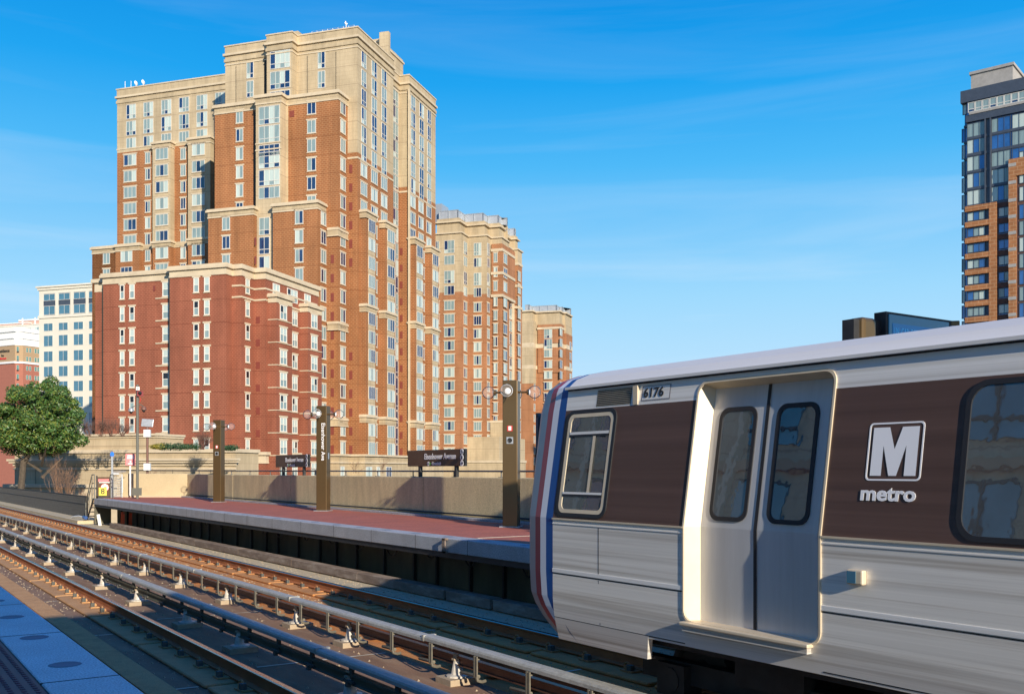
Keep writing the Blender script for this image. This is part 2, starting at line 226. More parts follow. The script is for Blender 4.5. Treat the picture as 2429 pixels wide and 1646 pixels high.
# ------------------------------------------------------------------ helpers
def tag(o, label=None, cat=None, group=None, kind=None):
    if label: o['label'] = label
    if cat: o['category'] = cat
    if group: o['group'] = group
    if kind: o['kind'] = kind
    return o
def empty(name, loc, label=None, cat=None, group=None, rz=0):
    o = bpy.data.objects.new(name, None); col.objects.link(o); o.location = loc; o.rotation_euler = (0, 0, rz)
    o.empty_display_size = 0.2
    return tag(o, label, cat, group)
class MB:
    def __init__(s): s.v = []; s.f = []; s.m = []
    def quad(s, pts, m=0):
        i = len(s.v); s.v += [tuple(p) for p in pts]; s.f.append(tuple(range(i, i+len(pts)))); s.m.append(m)
    def box(s, x0, x1, y0, y1, z0, z1, m=0, skip=''):
        if x0 > x1: x0, x1 = x1, x0
        if y0 > y1: y0, y1 = y1, y0
        if z0 > z1: z0, z1 = z1, z0
        i = len(s.v)
        s.v += [(x0,y0,z0),(x1,y0,z0),(x1,y1,z0),(x0,y1,z0),(x0,y0,z1),(x1,y0,z1),(x1,y1,z1),(x0,y1,z1)]
        for k, q in (('b',(0,3,2,1)),('t',(4,5,6,7)),('f',(0,1,5,4)),('r',(1,2,6,5)),('k',(2,3,7,6)),('l',(3,0,4,7))):
            if k not in skip: s.f.append(tuple(i+a for a in q)); s.m.append(m)
    def prism(s, poly, z0, z1, m=0, mt=None):
        n = len(poly); i = len(s.v)
        s.v += [(p[0],p[1],z0) for p in poly] + [(p[0],p[1],z1) for p in poly]
        for k in range(n):
            j = (k+1) % n; s.f.append((i+k, i+j, i+n+j, i+n+k)); s.m.append(m)
        s.f.append(tuple(i+n+k for k in range(n))); s.m.append(m if mt is None else mt)
        s.f.append(tuple(i+n-1-k for k in range(n))); s.m.append(m)
    def extr(s, prof, y0, y1, m=0, ms=None, cap=True):
        """profile of (x,z) points extruded along y"""
        n = len(prof); i = len(s.v)
        s.v += [(p[0],y0,p[1]) for p in prof] + [(p[0],y1,p[1]) for p in prof]
        for k in range(n):
            j = (k+1) % n; s.f.append((i+k, i+j, i+n+j, i+n+k)); s.m.append(ms[k] if ms else m)
        if cap: s.f.append(tuple(i+n-1-k for k in range(n))); s.m.append(m); s.f.append(tuple(i+n+k for k in range(n))); s.m.append(m)
    def tube(s, p0, p1, r0, r1=None, n=8, m=0, cap=True):
        r1 = r0 if r1 is None else r1
        p0 = Vector(p0); p1 = Vector(p1); d = (p1-p0)
        if d.length < 1e-6: return
        d.normalize(); a = d.orthogonal().normalized(); b = d.cross(a); i = len(s.v)
        for p, r in ((p0, r0), (p1, r1)):
            for k in range(n):
                t = 2*math.pi*k/n; s.v.append(tuple(p + a*math.cos(t)*r + b*math.sin(t)*r))
        for k in range(n):
            j = (k+1) % n; s.f.append((i+k, i+j, i+n+j, i+n+k)); s.m.append(m)
        if cap: s.f.append(tuple(i+n-1-k for k in range(n))); s.m.append(m); s.f.append(tuple(i+n+k for k in range(n))); s.m.append(m)
    def path(s, pts, r, n=6, m=0):
        for a, b in zip(pts, pts[1:]): s.tube(a, b, r, n=n, m=m)
    def lathe(s, c, prof, n=16, m=0, axis=None):
        """prof (radius, height) about the axis through c"""
        ax = Vector(axis or (0,0,1)).normalized(); a = ax.orthogonal().normalized(); b = ax.cross(a); c = Vector(c); i = len(s.v)
        for r, h in prof:
            for k in range(n):
                t = 2*math.pi*k/n; s.v.append(tuple(c + ax*h + a*math.cos(t)*r + b*math.sin(t)*r))
        for q in range(len(prof)-1):
            for k in range(n):
                j = (k+1) % n; s.f.append((i+q*n+k, i+q*n+j, i+(q+1)*n+j, i+(q+1)*n+k)); s.m.append(m)
    def sphere(s, c, r, n=16, m=0, sz=1.0):
        s.lathe(c, [(max(1e-4, r*math.sin(math.pi*k/(n//2))), -r*sz*math.cos(math.pi*k/(n//2))) for k in range(n//2+1)], n, m)
    def add(s, o, off=(0,0,0), rz=0):
        i = len(s.v); c, sn = math.cos(rz), math.sin(rz)
        s.v += [(x*c-y*sn+off[0], x*sn+y*c+off[1], z+off[2]) for x, y, z in o.v]
        s.f += [tuple(i+a for a in f) for f in o.f]; s.m += o.m
    def mesh(s, name, mats, org=(0,0,0), smooth=False):
        me = bpy.data.meshes.new(name)
        me.from_pydata([(x-org[0], y-org[1], z-org[2]) for x, y, z in s.v], [], s.f)
        for mm in mats: me.materials.append(M[mm] if isinstance(mm, str) else mm)
        me.polygons.foreach_set('material_index', s.m)
        if smooth: me.polygons.foreach_set('use_smooth', [True]*len(s.f))
        me.update(); return me
    def build(s, name, mats, parent=None, org=(0,0,0), smooth=False, loc=None):
        if not isinstance(mats, (list, tuple)): mats = [mats]
        o = bpy.data.objects.new(name, s.mesh(name, mats, org, smooth)); col.objects.link(o)
        if parent: o.parent = parent
        if loc: o.location = loc
        return o
def inst(me, name, parent, loc, rz=0, sc_=None):
    o = bpy.data.objects.new(name, me); col.objects.link(o); o.parent = parent; o.location = loc; o.rotation_euler = (0, 0, rz)
    if sc_: o.scale = sc_
    return o
def bevel(o, w=0.01, seg=2):
    m = o.modifiers.new('bevel', 'BEVEL'); m.width = w; m.segments = seg; m.limit_method = 'ANGLE'; return o
def text(body, size, m, org, right, up, parent=None, name='lettering', ext=0.002, align='LEFT', sx=1.0, bold=0.0, root=(0,0,0)):
    cu = bpy.data.curves.new('t', 'FONT'); cu.body = body; cu.size = size; cu.extrude = ext; cu.align_x = align; cu.align_y = 'CENTER'; cu.offset = bold
    cu.resolution_u = 3
    t = bpy.data.objects.new('t', cu); col.objects.link(t)
    bpy.context.view_layer.update()
    me = bpy.data.meshes.new_from_object(t.evaluated_get(bpy.context.evaluated_depsgraph_get()))
    bpy.data.objects.remove(t); bpy.data.curves.remove(cu)
    right = Vector(right).normalized(); up = Vector(up).normalized(); nrm = right.cross(up)
    org = Vector(org) - Vector(root)
    for v in me.vertices:
        v.co = org + right*v.co.x*sx + up*v.co.y + nrm*v.co.z
    me.name = name; me.materials.clear(); me.materials.append(M[m])
    o = bpy.data.objects.new(name, me); col.objects.link(o)
    if parent: o.parent = parent
    return o
# photo measurement helpers: plane positions from photo columns and rows
def rd2w(r, d): return (r*CY + d*SY, -r*SY + d*CY)
class Fr:
    def __init__(s, al): s.c = math.cos(R(al)); s.s = math.sin(R(al)); s.rz = -R(al) - R(YAW)
    def U(s, px, v): t = (px-CX)/F; return v*(t*s.c - s.s)/(s.c + t*s.s)
    def V(s, px, u): t = (px-CX)/F; return u*(s.c + t*s.s)/(t*s.c - s.s)
    def D(s, u, v): return -u*s.s + v*s.c
    def Z(s, py, u, v): return (HY-py)*s.D(u, v)/F
    def W(s, u, v, z=0): x, y = rd2w(u*s.c + v*s.s, s.D(u, v)); return (x, y, z)
FM = Fr(17.86); FR = Fr(39.6); FH = Fr(28.0)
def yat(px, x): t = (px-CX)/F; return x*(CY - SY*t)/(SY + CY*t)

# ------------------------------------------------------------------ windows
_wc = {}
WM = ['win_frame', 'glass_dark', 'glass_pale', 'glass_grey', 'cream_trim', 'glass_black', 'win_frame_w', 'glass_teal', 'glass_blue', 'dark_panel', 'green_glass']
def win_geo(W, H, n, style, seed, lintel):
    key = (round(W, 1), round(H, 1), n, style, seed, lintel)
    if key in _wc: return _wc[key]
    W, H = key[0], key[1]
    q = random.Random(seed*31 + 5); b = MB(); fr = 6 if style in ('dh', 'dhp') else 0
    if style in ('office', 'curtain'): fr = 9 if style == 'curtain' else 0
    ft = 0.09 if style not in ('dh', 'dhp') else 0.11
    x0, x1 = -W/2, W/2
    b.box(x0, x0+ft, -0.07, 0, -H, 0, fr); b.box(x1-ft, x1, -0.07, 0, -H, 0, fr)
    b.box(x0+ft, x1-ft, -0.07, 0, -ft, 0, fr); b.box(x0+ft, x1-ft, -0.07, 0, -H, -H+ft, fr)
    gx0, gx1, gz0, gz1 = x0+ft, x1-ft, -H+ft, -ft
    pw = (gx1-gx0)/n
    def pick():
        r = q.random()
        if style == 'office': return 7
        if style == 'green': return 10
        if style == 'curtain': return 8 if r < .62 else (2 if r < .82 else 3)
        if style in ('dh', 'dhp'): return 2
        return 1 if r < 0.42 else (2 if r < 0.72 else 3)
    mode = q.random()
    for k in range(n):
        a, c = gx0+k*pw, gx0+(k+1)*pw
        if k: b.box(a-0.035, a+0.035, -0.065, -0.03, gz0, gz1, fr)
        base = pick()
        if style == 'win' and mode < .3: base = 2 if k != n//2 else 3
        if style == 'win' and mode > .8: base = 1 if k else 2
        if style == 'tall':
            zs = gz0 + (gz1-gz0)*0.27
            b.box(a, c, -0.065, -0.03, zs-0.05, zs+0.05, fr)
            b.quad([(a,-0.03,zs),(c,-0.03,zs),(c,-0.03,gz1),(a,-0.03,gz1)], base)
            b.quad([(a,-0.03,gz0),(c,-0.03,gz0),(c,-0.03,zs),(a,-0.03,zs)], base if q.random() < .6 else pick())
        elif style in ('dh', 'dhp', 'green'):
            zs = (gz0+gz1)/2 + (q.random()-.5)*0.1
            b.box(a, c, -0.06, -0.03, zs-0.04, zs+0.04, fr)
            r = q.random()
            up, lo = (2, 3) if r < .72 else ((3, 5) if r < .86 else (5, 3))
            if style == 'green': up = lo = 10
            b.quad([(a,-0.03,zs),(c,-0.03,zs),(c,-0.03,gz1),(a,-0.03,gz1)], up)
            b.quad([(a,-0.026,gz0),(c,-0.026,gz0),(c,-0.026,zs),(a,-0.026,zs)], lo)
        else:
            b.quad([(a,-0.03,gz0),(c,-0.03,gz0),(c,-0.03,gz1),(a,-0.03,gz1)], base)
    if lintel:
        b.box(x0-0.2, x1+0.2, -0.10, 0, 0.003, 0.22, 4); b.box(x0-0.08, x1+0.08, -0.12, 0, -H-0.13, -H-0.003, 4)
    _wc[key] = b; return b
_wm = {}
class Bld:
    def __init__(s, name, fr, u0, v0, z0, label, cat, group=None):
        s.fr = fr; s.org = (u0, v0, z0); s.wins = []; s.name = name
        s.root = empty(name, fr.W(u0, v0, z0), label, cat, group, rz=fr.rz)
    def part(s, mb, name, mats, smooth=False): return mb.build(name, mats, s.root, s.org, smooth)
    def pieces(s, mb, name, mats):
        for k in range(0, len(mb.f), 6):
            i = mb.f[k][0] if False else min(min(f) for f in mb.f[k:k+6]); p = MB(); p.v = mb.v[i:i+8]; p.f = [tuple(a-i for a in f) for f in mb.f[k:k+6]]; p.m = mb.m[k:k+6]
            p.build(name, mats, s.root, s.org)
    def win(s, face, plane, pL, pR, ztops, H, style='win', n=2, lintel=False, proud=0.0, seedoff=0):
        """one column of windows: photo columns pL..pR on the face plane, one window per top height"""
        if face == 'F': a, b = s.fr.U(pL, plane), s.fr.U(pR, plane)
        else: a, b = s.fr.V(pL, plane), s.fr.V(pR, plane)
        a, b = min(a, b), max(a, b); W = max(0.5, b-a); c = (a+b)/2
        for i, z in enumerate(ztops):
            seed = rnd.randrange(9)
            if face == 'F': pos, rz, d = (c, plane-proud, z), 0, s.fr.D(c, plane)
            elif face == 'S': pos, rz, d = (plane+proud, c, z), math.pi/2, s.fr.D(plane, c)
            else: pos, rz, d = (plane-proud, c, z), -math.pi/2, s.fr.D(plane, c)
            s.wins.append((-W*H/d/d, len(s.wins), (W, H, n, style, seed, lintel), pos, rz))
    def finish(s, part='window'):
        s.wins.sort()
        mats = WM
        for k, (_, _, g, pos, rz) in enumerate(s.wins[:98]):
            b = win_geo(*g); me = _wm.get(id(b))
            if me is None: me = _wm[id(b)] = b.mesh('window', mats)
            inst(me, part, s.root, tuple(p-o for p, o in zip(pos, s.org)), rz)
        if len(s.wins) > 98:
            mb = MB()
            for _, _, g, pos, rz in s.wins[98:]: mb.add(win_geo(*g), pos, rz)
            tag(mb.build('smaller_windows', mats, s.root, s.org), kind='stuff')
def rows(k0, k1): return [57.0 - 2.92*k for k in range(k0, k1+1)]
def cap(mb, poly, z1, h=1.25, over=0.18, m=0):
    """stone cornice round a convex-ish polygon of (u,v): a body band with a projecting top moulding"""
    cu = sum(p[0] for p in poly)/len(poly); cv = sum(p[1] for p in poly)/len(poly)
    def grow(o): return [(p[0] + (o if p[0] > cu else -o), p[1] + (o if p[1] > cv else -o)) for p in poly]
    mb.prism(grow(0.06), z1-h, z1-0.42, m); mb.prism(grow(over+0.12), z1-0.42, z1-0.10, m); mb.prism(grow(over-0.05), z1-0.10, z1+0.12, m)
def rect(u0, u1, v0, v1): return [(u0, v0), (u1, v0), (u1, v1), (u0, v1)]

# ================================================================== THE SETTING
GZ = -8.5
g = MB(); g.quad([(-2500,-1500,GZ),(2500,-1500,GZ),(2500,3500,GZ),(-2500,3500,GZ)]); tag(g.build('ground', 'ground'), kind='structure')
RT = -2.185      # top of rail
PT = -1.17       # platform surface

# ------------------------------------------------------------------ main tall apartment tower
BZ = -8.5
T = Bld('apartment_tower', FM, -85, 145, BZ, 'tallest stepped tower of orange brick with cream crown, behind the red brick block', 'building', 'brick apartment buildings beyond the station')
U, V, Z = FM.U, FM.V, FM.Z
uS = -70.46
wb = MB(); wc = MB(); ct = MB()     # orange brick, cream wall, trim
BC = 49.5
main = [(-94.3,140.2),(uS,140.2),(uS,153.5),(-72.3,153.5),(-72.3,160.0),(uS,160.0),(uS,172.2),(-94.3,172.2)]
wb.prism(main, BZ, BC); wc.prism(main, BC, 66.4)
# crown cornices
bayv = 138.6; ubL, ubR = U(633, bayv), U(693, bayv)
wc.box(ubL, ubR, bayv, 140.2, 40, 66.4)
topoly = [(-94.3,140.2),(ubL,140.2),(ubL,bayv),(ubR,bayv),(ubR,140.2),(uS,140.2),(uS,153.5),(-72.3,153.5),(-72.3,160.0),(uS,160.0),(uS,172.2),(-94.3,172.2)]
def outset(poly, o):
    n = len(poly); out = []
    for i in range(n):
        p0, p1, p2 = Vector(poly[i-1]), Vector(poly[i]), Vector(poly[(i+1) % n])
        d1 = (p1-p0).normalized(); d2 = (p2-p1).normalized()
        n1 = Vector((d1.y, -d1.x)); n2 = Vector((d2.y, -d2.x)); out.append(tuple(p1 + (n1+n2)*o if abs(n1.dot(n2)) < .5 else p1 + n1*o))
    return out
def bandp(mb, poly, z0, z1, o, m=0): mb.prism(outset(poly, o), z0, z1, m)
def crown(mb, poly, z1, hs=((1.75, 0.0), (0.2, 0.14), (1.0, 0.03), (0.3, 0.25), (1.1, 0.05), (0.22, 0.2))):
    z = z1 - sum(h for h, o in hs)
    for h, o in hs: bandp(mb, poly, z, z+h, o); z += h
# top: band, moulding, parapet
bandp(wc, topoly, 66.4, 66.9, 0.16); bandp(wc, topoly, 66.9, 67.4, 0.02); bandp(ct, topoly, 67.4, 67.75, 0.30); bandp(wc, topoly, 67.75, 68.9, 0.04); bandp(ct, topoly, 68.9, 69.1, 0.16)
bandp(ct, topoly, 63.9+1.95, 63.9+2.15, 0.1)
bandp(wb, main, BC, BC+0.02, 0.015)
ct.prism(outset(main, 0.07), 48.55, 48.85)
# layer 2 : brown block
L2 = [(-94.1,137.0),(-72.15,137.0),(-72.15,140.19),(-94.1,140.19)]
wb.prism(L2, BZ, 56.75)
cbL, cbR = U(607, 135.3), U(667, 135.3)
L2p = [(-94.1,137.0),(cbL,137.0),(cbL,135.3),(cbR,135.3),(cbR,137.0),(-72.15,137.0),(-72.15,140.19),(-94.1,140.19)]
wc.box(cbL, cbR, 135.3, 137.0, BZ, 56.75)
bandp(ct, L2p, 56.75, 56.95, 0.12); bandp(wc, L2p, 56.95, 57.75, 0.05); bandp(ct, L2p, 57.75, 58.1, 0.32); bandp(ct, L2p, 58.1, 58.3, 0.18)
wc.box(U(683, 136.9), cbR, 136.94, 137.0, 40.9, 56.75)
# bay spandrel ledges
for z in (49.6, 50.6): ct.box(cbL-0.06, cbR+0.06, 135.2, 135.3, z, z+0.2)
# layer 3: two lower blocks
uA, uB = U(494, 134.3), U(601, 134.3); uC, uD = U(647.5, 134.3), U(753, 134.3)
for a, b, v1 in ((uA, uB, 136.99), (uC, uD, 138.4)):
    P = rect(a, b, 134.3, v1)
    wb.prism(P, BZ, 39.5); bandp(ct, P, 39.5, 39.7, 0.1); bandp(wc, P, 39.7, 40.4, 0.05); bandp(ct, P, 40.4, 40.72, 0.32); bandp(ct, P, 40.72, 40.9, 0.18)
# small stone collars on the corner beside layer 3
for zt in (37.1, 22.7, 8.0):
    P = rect(-73.9, -71.95, 136.7, 141.6); P2 = rect(-73.9, -72.05, 136.8, 141.5)
    wc.prism(P2, zt-1.1, zt-0.3); ct.prism(P, zt-0.3, zt); ct.prism(P2, zt, zt+.12); ct.prism(P, zt-1.25, zt-1.1)
# side facade bays with cream spandrels
bays = []
for v0, v1 in ((141.0, 144.6), (148.0, 152.0), (160.05, 163.9), (167.3, 171.2)):
    wb.box(uS, -69.4, v0, v1, BZ, 39.3)
    for zt in (40.6, 25.9, 8.6):
        P = rect(uS+.02, -69.4, v0, v1)
        wc.prism(outset(P, 0.12), zt-1.15, zt-0.3); ct.prism(outset(P, 0.34), zt-0.3, zt); ct.prism(outset(P, 0.2), zt, zt+.15)
    vm0 = v0+0.75; vm1 = v1-0.45
    wc.box(-69.4, -69.34, vm0, vm1, BZ, 39.3)

    bays.append((vm0, vm1))
# stepping down: podium band and base of pale stone
pod = [(-80.0,136.0),(-71.4,136.0),(-71.4,139.7),(-69.0,139.7),(-69.0,172.6),(-80.0,172.6)]
wc.prism(pod, BZ, 1.1); bandp(ct, pod, 1.1, 1.35, 0.25); wc.prism(outset(pod, 0.05), 1.35, 2.2); bandp(ct, pod, 2.2, 2.5, 0.4)
# stair tower and fin above the roof
wc.box(U(870, 155.8), -74.0, 155.8, 165.4, 68.9, 73.4); ct.box(U(870,155.8)-.2, -73.8, 155.6, 165.6, 73.4, 73.7); wc.box(U(870,155.8), -74.0, 155.8, 165.4, 73.7, 74.1)
wc.box(-73.4, -71.7, 154.2, 155.0, 64.0, 74.4)
ct.box(uS-.02, -70.2, 159.6, 160.0, BZ, 66.4)
wc.box(U(633.5,146), U(707,146), 146, 152, 68.0, 72.7)
# left wing
LWu0 = U(278, 150.0)
wb.box(LWu0, -94.0, 150, 165, BZ, 57.5); wc.box(LWu0, -94.0, 150, 165, 57.5, 66.4)
LP = rect(LWu0, -94.0, 150, 165)
bandp(wc, LP, 66.4, 66.9, 0.14); bandp(wc, LP, 66.9, 67.35, 0.02); bandp(ct, LP, 67.35, 67.7, 0.28); bandp(wc, LP, 67.7, 68.9, 0.04); bandp(ct, LP, 68.9, 69.1, 0.16)
ct.box(LWu0-.06, -94, 149.92, 150, 58.0, 58.2)
for pl, pr in ((362, 404), (446, 499)):
    a, b = U(pl, 148.8), U(pr, 148.8)
    wc.box(a, b, 148.8, 150, 40.0, 57.0); P = rect(a, b, 148.8, 150)
    wb.box(a, b, 148.8, 150, BZ, 39.4)
    bandp(ct, P, 57.0, 57.2, 0.1); bandp(wc, P, 57.2, 57.8, 0.05); bandp(ct, P, 57.8, 58.1, 0.3); bandp(ct, P, 58.1, 58.25, .15)
    bandp(wc, P, 39.45, 40.2, 0.1); bandp(ct, P, 40.2, 40.6, 0.32)
LB0 = U(222.5, 150.0)
wb.box(LB0, LWu0, 149.6, 160, BZ, 39.4)
for P in (rect(LB0, LWu0, 149.6, 160), rect(LWu0+.3, U(331, 149.2), 149.2, 150)):
    wb.prism(P, BZ, 39.4); bandp(ct, P, 39.4, 39.6, 0.1); bandp(wc, P, 39.6, 40.2, 0.05); bandp(ct, P, 40.2, 40.6, 0.3); bandp(ct, P, 40.6, 40.75, 0.15)
wc.box(LWu0, -94, 149.9, 150, 39.5, 40.5)
T.part(wb, 'brick_wall', ['brick_orange']); T.part(wc, 'stone_wall', ['cream']); T.part(ct, 'cornice', ['cream_trim'])
# thin joints, and dark strips that paint shade beside the bays
jb = MB()
for px in (594.5-40+12, 625):
    pass
for px, z0, z1 in ((560, 58.5, 65.6), (729, 58.5, 65.6), (797, 58.5, 65.6)):
    jb.box(U(px, 140.2)-.04, U(px, 140.2)+.04, 140.17, 140.21, z0, z1)
jb.box(U(627, 140.2), U(632.5, 140.2), 140.15, 140.21, 58.5, 66.2)  # shadow cast by the bay, painted as a dark strip
jb.box(U(602.5, 136.95), U(607, 136.95), 136.9, 137.01, 41, 56.5)  # darkness of the recess beside the bay, put in as a flat strip
T.pieces(jb, 'wall_joint_or_shade', ['joint_shade_dark'])
vb = MB()
def vent(face, plane, pL, pR, zs, h=1.0):
    for z in zs:
        if face == 'F': vb.box(U(pL, plane), U(pR, plane), plane-0.05, plane, z-h, z)
        else: vb.box(plane, plane+0.05, V(pL, plane), V(pR, plane), z-h, z)
vent('F', 137.0, 687, 698, [Z(258, -77, 137)], 1.0)
vent('F', 140.2, 829, 836, [z-0.6 for z in rows(3, 8)] + [z-.6 for z in rows(13, 20)], 1.3)
vent('F', 137.0, 785, 792, [z-0.6 for z in rows(8, 18)], 1.3)
vent('S', -72.15, 0, 0, [], 1)
vent('F', 159.99, 949, 955, [z-0.6 for z in rows(6, 20)], 1.2)
vent('F', 134.3, 604, 608, [z-0.6 for z in rows(7, 10)], 1.2)
T.pieces(vb, 'vent_grille', ['vent_red'])
# windows of the tower
for a, b in ((300, 323), (341, 364), (383, 407), (425, 449), (467, 492), (511, 534)):
    T.win('F', 150, a, b, [66.0, 63.0], 2.6, 'tall', 3); T.win('F', 150, a, b, [59.95], 1.9, 'win', 3)
T.win('F', 150, 294, 324, rows(0, 6), 2.0, 'win', 3, True); T.win('F', 150, 345, 357, rows(0, 8), 2.0, 'win', 2, True)
T.win('F', 148.8, 370, 399, rows(0, 8), 2.0, 'win', 3, True); T.win('F', 150, 429, 441, rows(0, 8), 2.0, 'win', 2, True); T.win('F', 148.8, 456, 486, rows(0, 8), 2.0, 'win', 3, True)
T.win('F', 149.2, 287, 314, rows(6, 8), 2.0, 'win', 3); T.win('F', 149.6, 245, 261, rows(6, 8), 2.0, 'win', 2, True)
T.win('F', 140.2, 585.5, 602, [66.0, 62.9], 2.7, 'tall', 2)
T.win('F', bayv, 641, 688.5, [66.3, 63.1], 2.8, 'tall', 4); T.win('F', bayv, 641, 688.5, [59.95], 1.9, 'win', 4)
T.win('F', 140.2, 754.5, 771.5, [66.0, 62.9], 2.7, 'tall', 2)
T.win('F', 137, 560, 577.5, rows(0, 5), 2.05, 'win', 2, True)
T.win('F', 137, 729.5, 749.5, rows(0, 5), 2.05, 'win', 2, True)
T.win('F', 135.3, 614.5, 663.5, [56.4, 53.4], 2.75, 'tall', 4); T.win('F', 135.3, 614.5, 663.5, [50.5-.05, 43.9], 1.8, 'win', 4)
T.win('F', 135.3, 614.5, 663.5, [49.3, 46.6], 2.5, 'tall', 4)
T.win('F', 135.3, 614.5, 640, [39.2, 36.2, 33.2, 30.2], 2.7, 'tall', 2)
T.win('F', 134.3, 527.5, 546, rows(6, 9), 2.05, 'win', 2, True)
T.win('F', 134.3, 700, 720, rows(6, 12), 2.05, 'win', 2, True)
T.win('S', uD, 761, 773, rows(6, 17), 2.05, 'win', 2, True)
T.win('S', -72.15, 807.5, 819, rows(0, 18), 2.05, 'win', 2, True)
T.win('F', 137.0, 763, 773, [], 2)
for a, b in ((857, 868.5), (881.5, 893.5), (905, 916.5)):
    T.win('S', uS, a, b, [66.0, 63.0, 60.0, 57.1, 54.2, 51.3], 2.62, 'tall', 2)
for a, b, k in ((855.5, 870, 5), (880, 895, 5), (903.5, 918, 5)): T.win('S', uS, a, b, rows(3, k), 2.05, 'win', 3, True)
for a, b in ((974.5, 984.5), (994.5, 1005), (1013.5, 1022)):
    T.win('S', uS, a, b, [66.0, 63.0, 60.0, 57.1, 54.2, 51.3], 2.62, 'tall', 2)
for a, b in ((972.5, 985), (992.5, 1004), (1011.5, 1022.5)): T.win('S', uS, a, b, rows(3, 5), 2.05, 'win', 3, True)
T.win('S', -72.3, 931.5, 944, [66.2, 63.2, 60.2, 57.2, 54.2], 2.9, 'tall', 2); T.win('S', -72.3, 931.5, 944, [51.2-2.92*i for i in range(17)], 2.75, 'tall', 2)
T.win('S', -74.0, 910, 925, [72.9], 1.3, 'win', 3)
for vm0, vm1 in bays:
    for z in rows(6, 19):
        T.wins.append((-(vm1-vm0)*2/T.fr.D(-69, vm0)**2, len(T.wins), (vm1-vm0-.1, 2.05 if z > 6 else 2.6, 3, 'win', rnd.randrange(9), False), (-69.34, (vm0+vm1)/2, z), math.pi/2))
for a, b in ((890.5, 894.5), (1003.5, 1006.5)): T.win('S', uS, a, b, rows(6, 19), 2.05, 'win', 1, True)
for px, w in ((812, 9), (875, 14), (897, 8), (922, 13)): T.win('S', -69.0, px-w/2, px+w/2, [0.6], 2.3, 'win', 3)
T.finish()
# things on the roof
def antenna(px, pz, h, kind, label):
    v = 150.6; u = U(px, v); root = empty('roof_antenna', FM.W(u, v, 69.1), label, 'antenna', 'antennas on the tower roof')
    b = MB(); b.tube((0,0,0), (0,0,h), 0.045, n=6)
    if kind: b.lathe((0.0,0,h), [(0.001, 0.25), (0.3, 0.10), (0.42, 0.0), (0.3, 0.05), (0.001, 0.18)], 14, axis=(0.5,-0.8,0.1))
    b.build('mast', 'white_paint', root)
for i, (px, h, k, l) in enumerate(((297, 1.5, 0, 'leftmost thin white rod antenna on the left wing roof'), (311, 1.4, 0, 'second thin white rod antenna on the left wing roof'), (323, 0.9, 1, 'smaller white dish on the left wing roof'), (340, 0.9, 1, 'larger white dish antenna rightmost on the left wing roof'))): antenna(px, 0, h, k, l)
root = empty('roof_antenna', FM.W(U(821, 141.5), 141.5, 69.1), 'small white camera mast on the highest cream roof edge', 'antenna', 'antennas on the tower roof')
b = MB(); b.tube((0,0,0), (0,0,1.3), .06, n=6); b.box(-.2,.2,-.1,.1,1.2,1.4); b.tube((-.2,0,1.3), (-.05,0,1.65), .08, n=8); b.build('mast', 'white_paint', root)
root = empty('roof_railing', FM.W(U(740, 141.2), 141.2, 69.1), 'thin white roof railing along the edge of the highest roof', 'railing', rz=FM.rz)
b = MB(); L_ = U(840, 141.2) - U(740, 141.2)
for k in range(9): b.tube((L_*k/8, 0, 0), (L_*k/8, 0, 0.75), 0.035, n=5)
b.tube((0,0,.75), (L_,0,.75), .025, n=5); b.build('rail', 'galv', root)

# ------------------------------------------------------------------ red brick block in front
B = Bld('apartment_block', FM, -85, 112, BZ, 'red brick apartment block with cream cornice, eight window rows, in front of the tall tower', 'building', 'brick apartment buildings beyond the station')
rb = MB(); rc = MB()
ru0 = U(245, 110.4); ru1 = U(417, 110.4); ru2 = U(536, 109.2)
fp = [(ru0,110.4),(ru1,110.4),(ru1,109.2),(ru2,109.2),(ru2,110.6),(U(573,110.6),110.6),(U(573,110.6),113.5),(-70.3,113.5),(-70.3,127.5),(ru0,127.5)]
ru00 = U(226, 111.5)
rb.prism(fp, BZ, 24.9)
rb.box(ru00, ru0, 111.5, 127.5, BZ, 24.6)
bandp(rc, fp, 24.9, 25.1, 0.1); bandp(rc, fp, 25.1, 25.75, 0.06); bandp(rc, fp, 25.75, 26.1, 0.36); bandp(rc, fp, 26.1, 26.35, 0.25)
P = rect(ru00, ru0-.3, 111.5, 127); bandp(rc, P, 24.2, 25.4, 0.06); bandp(rc, P, 25.4, 25.9, 0.4)
# movement joints, their deep shadow put in as solid dark strips
sj = MB()
for u, v in ((ru0, 110.4), (ru1, 109.2)): sj.box(u-.14, u+.0, v-.02, v+.2, BZ, 25.0)
B.pieces(sj, 'joint_shadow_strip', ['joint_shade_dark'])
for a, b, v0, v1, zt in ((V(636,-70.3), V(693,-69.04), 0, 0, 23.1), (V(711,-70.3), V(763,-69.07), 0, 0, 23.1)):
    P = rect(-70.3, -69.04, a, b); rb.prism(P, BZ, 21.9); bandp(rc, P, 21.9, 22.1, .05); bandp(rc, P, 22.1, 22.6, .03); bandp(rc, P, 22.6, 22.95, 0.3); bandp(rc, P, 22.95, 23.1, .15)
    for k in range(1, 8):
        zz = 24.7-2.955*k - 2.0; rc.box(-70.35, -68.95, a-.05, b, zz-.12, zz)
for zz in (22.3, 23.75):   # string courses at the corner
    rc.prism(outset([(U(547,110.6),110.6),(U(573,110.6),110.6),(U(573,110.6),113.5),(-70.3,113.5),(-70.3,127),(-76,127)], .09), zz-.22, zz)
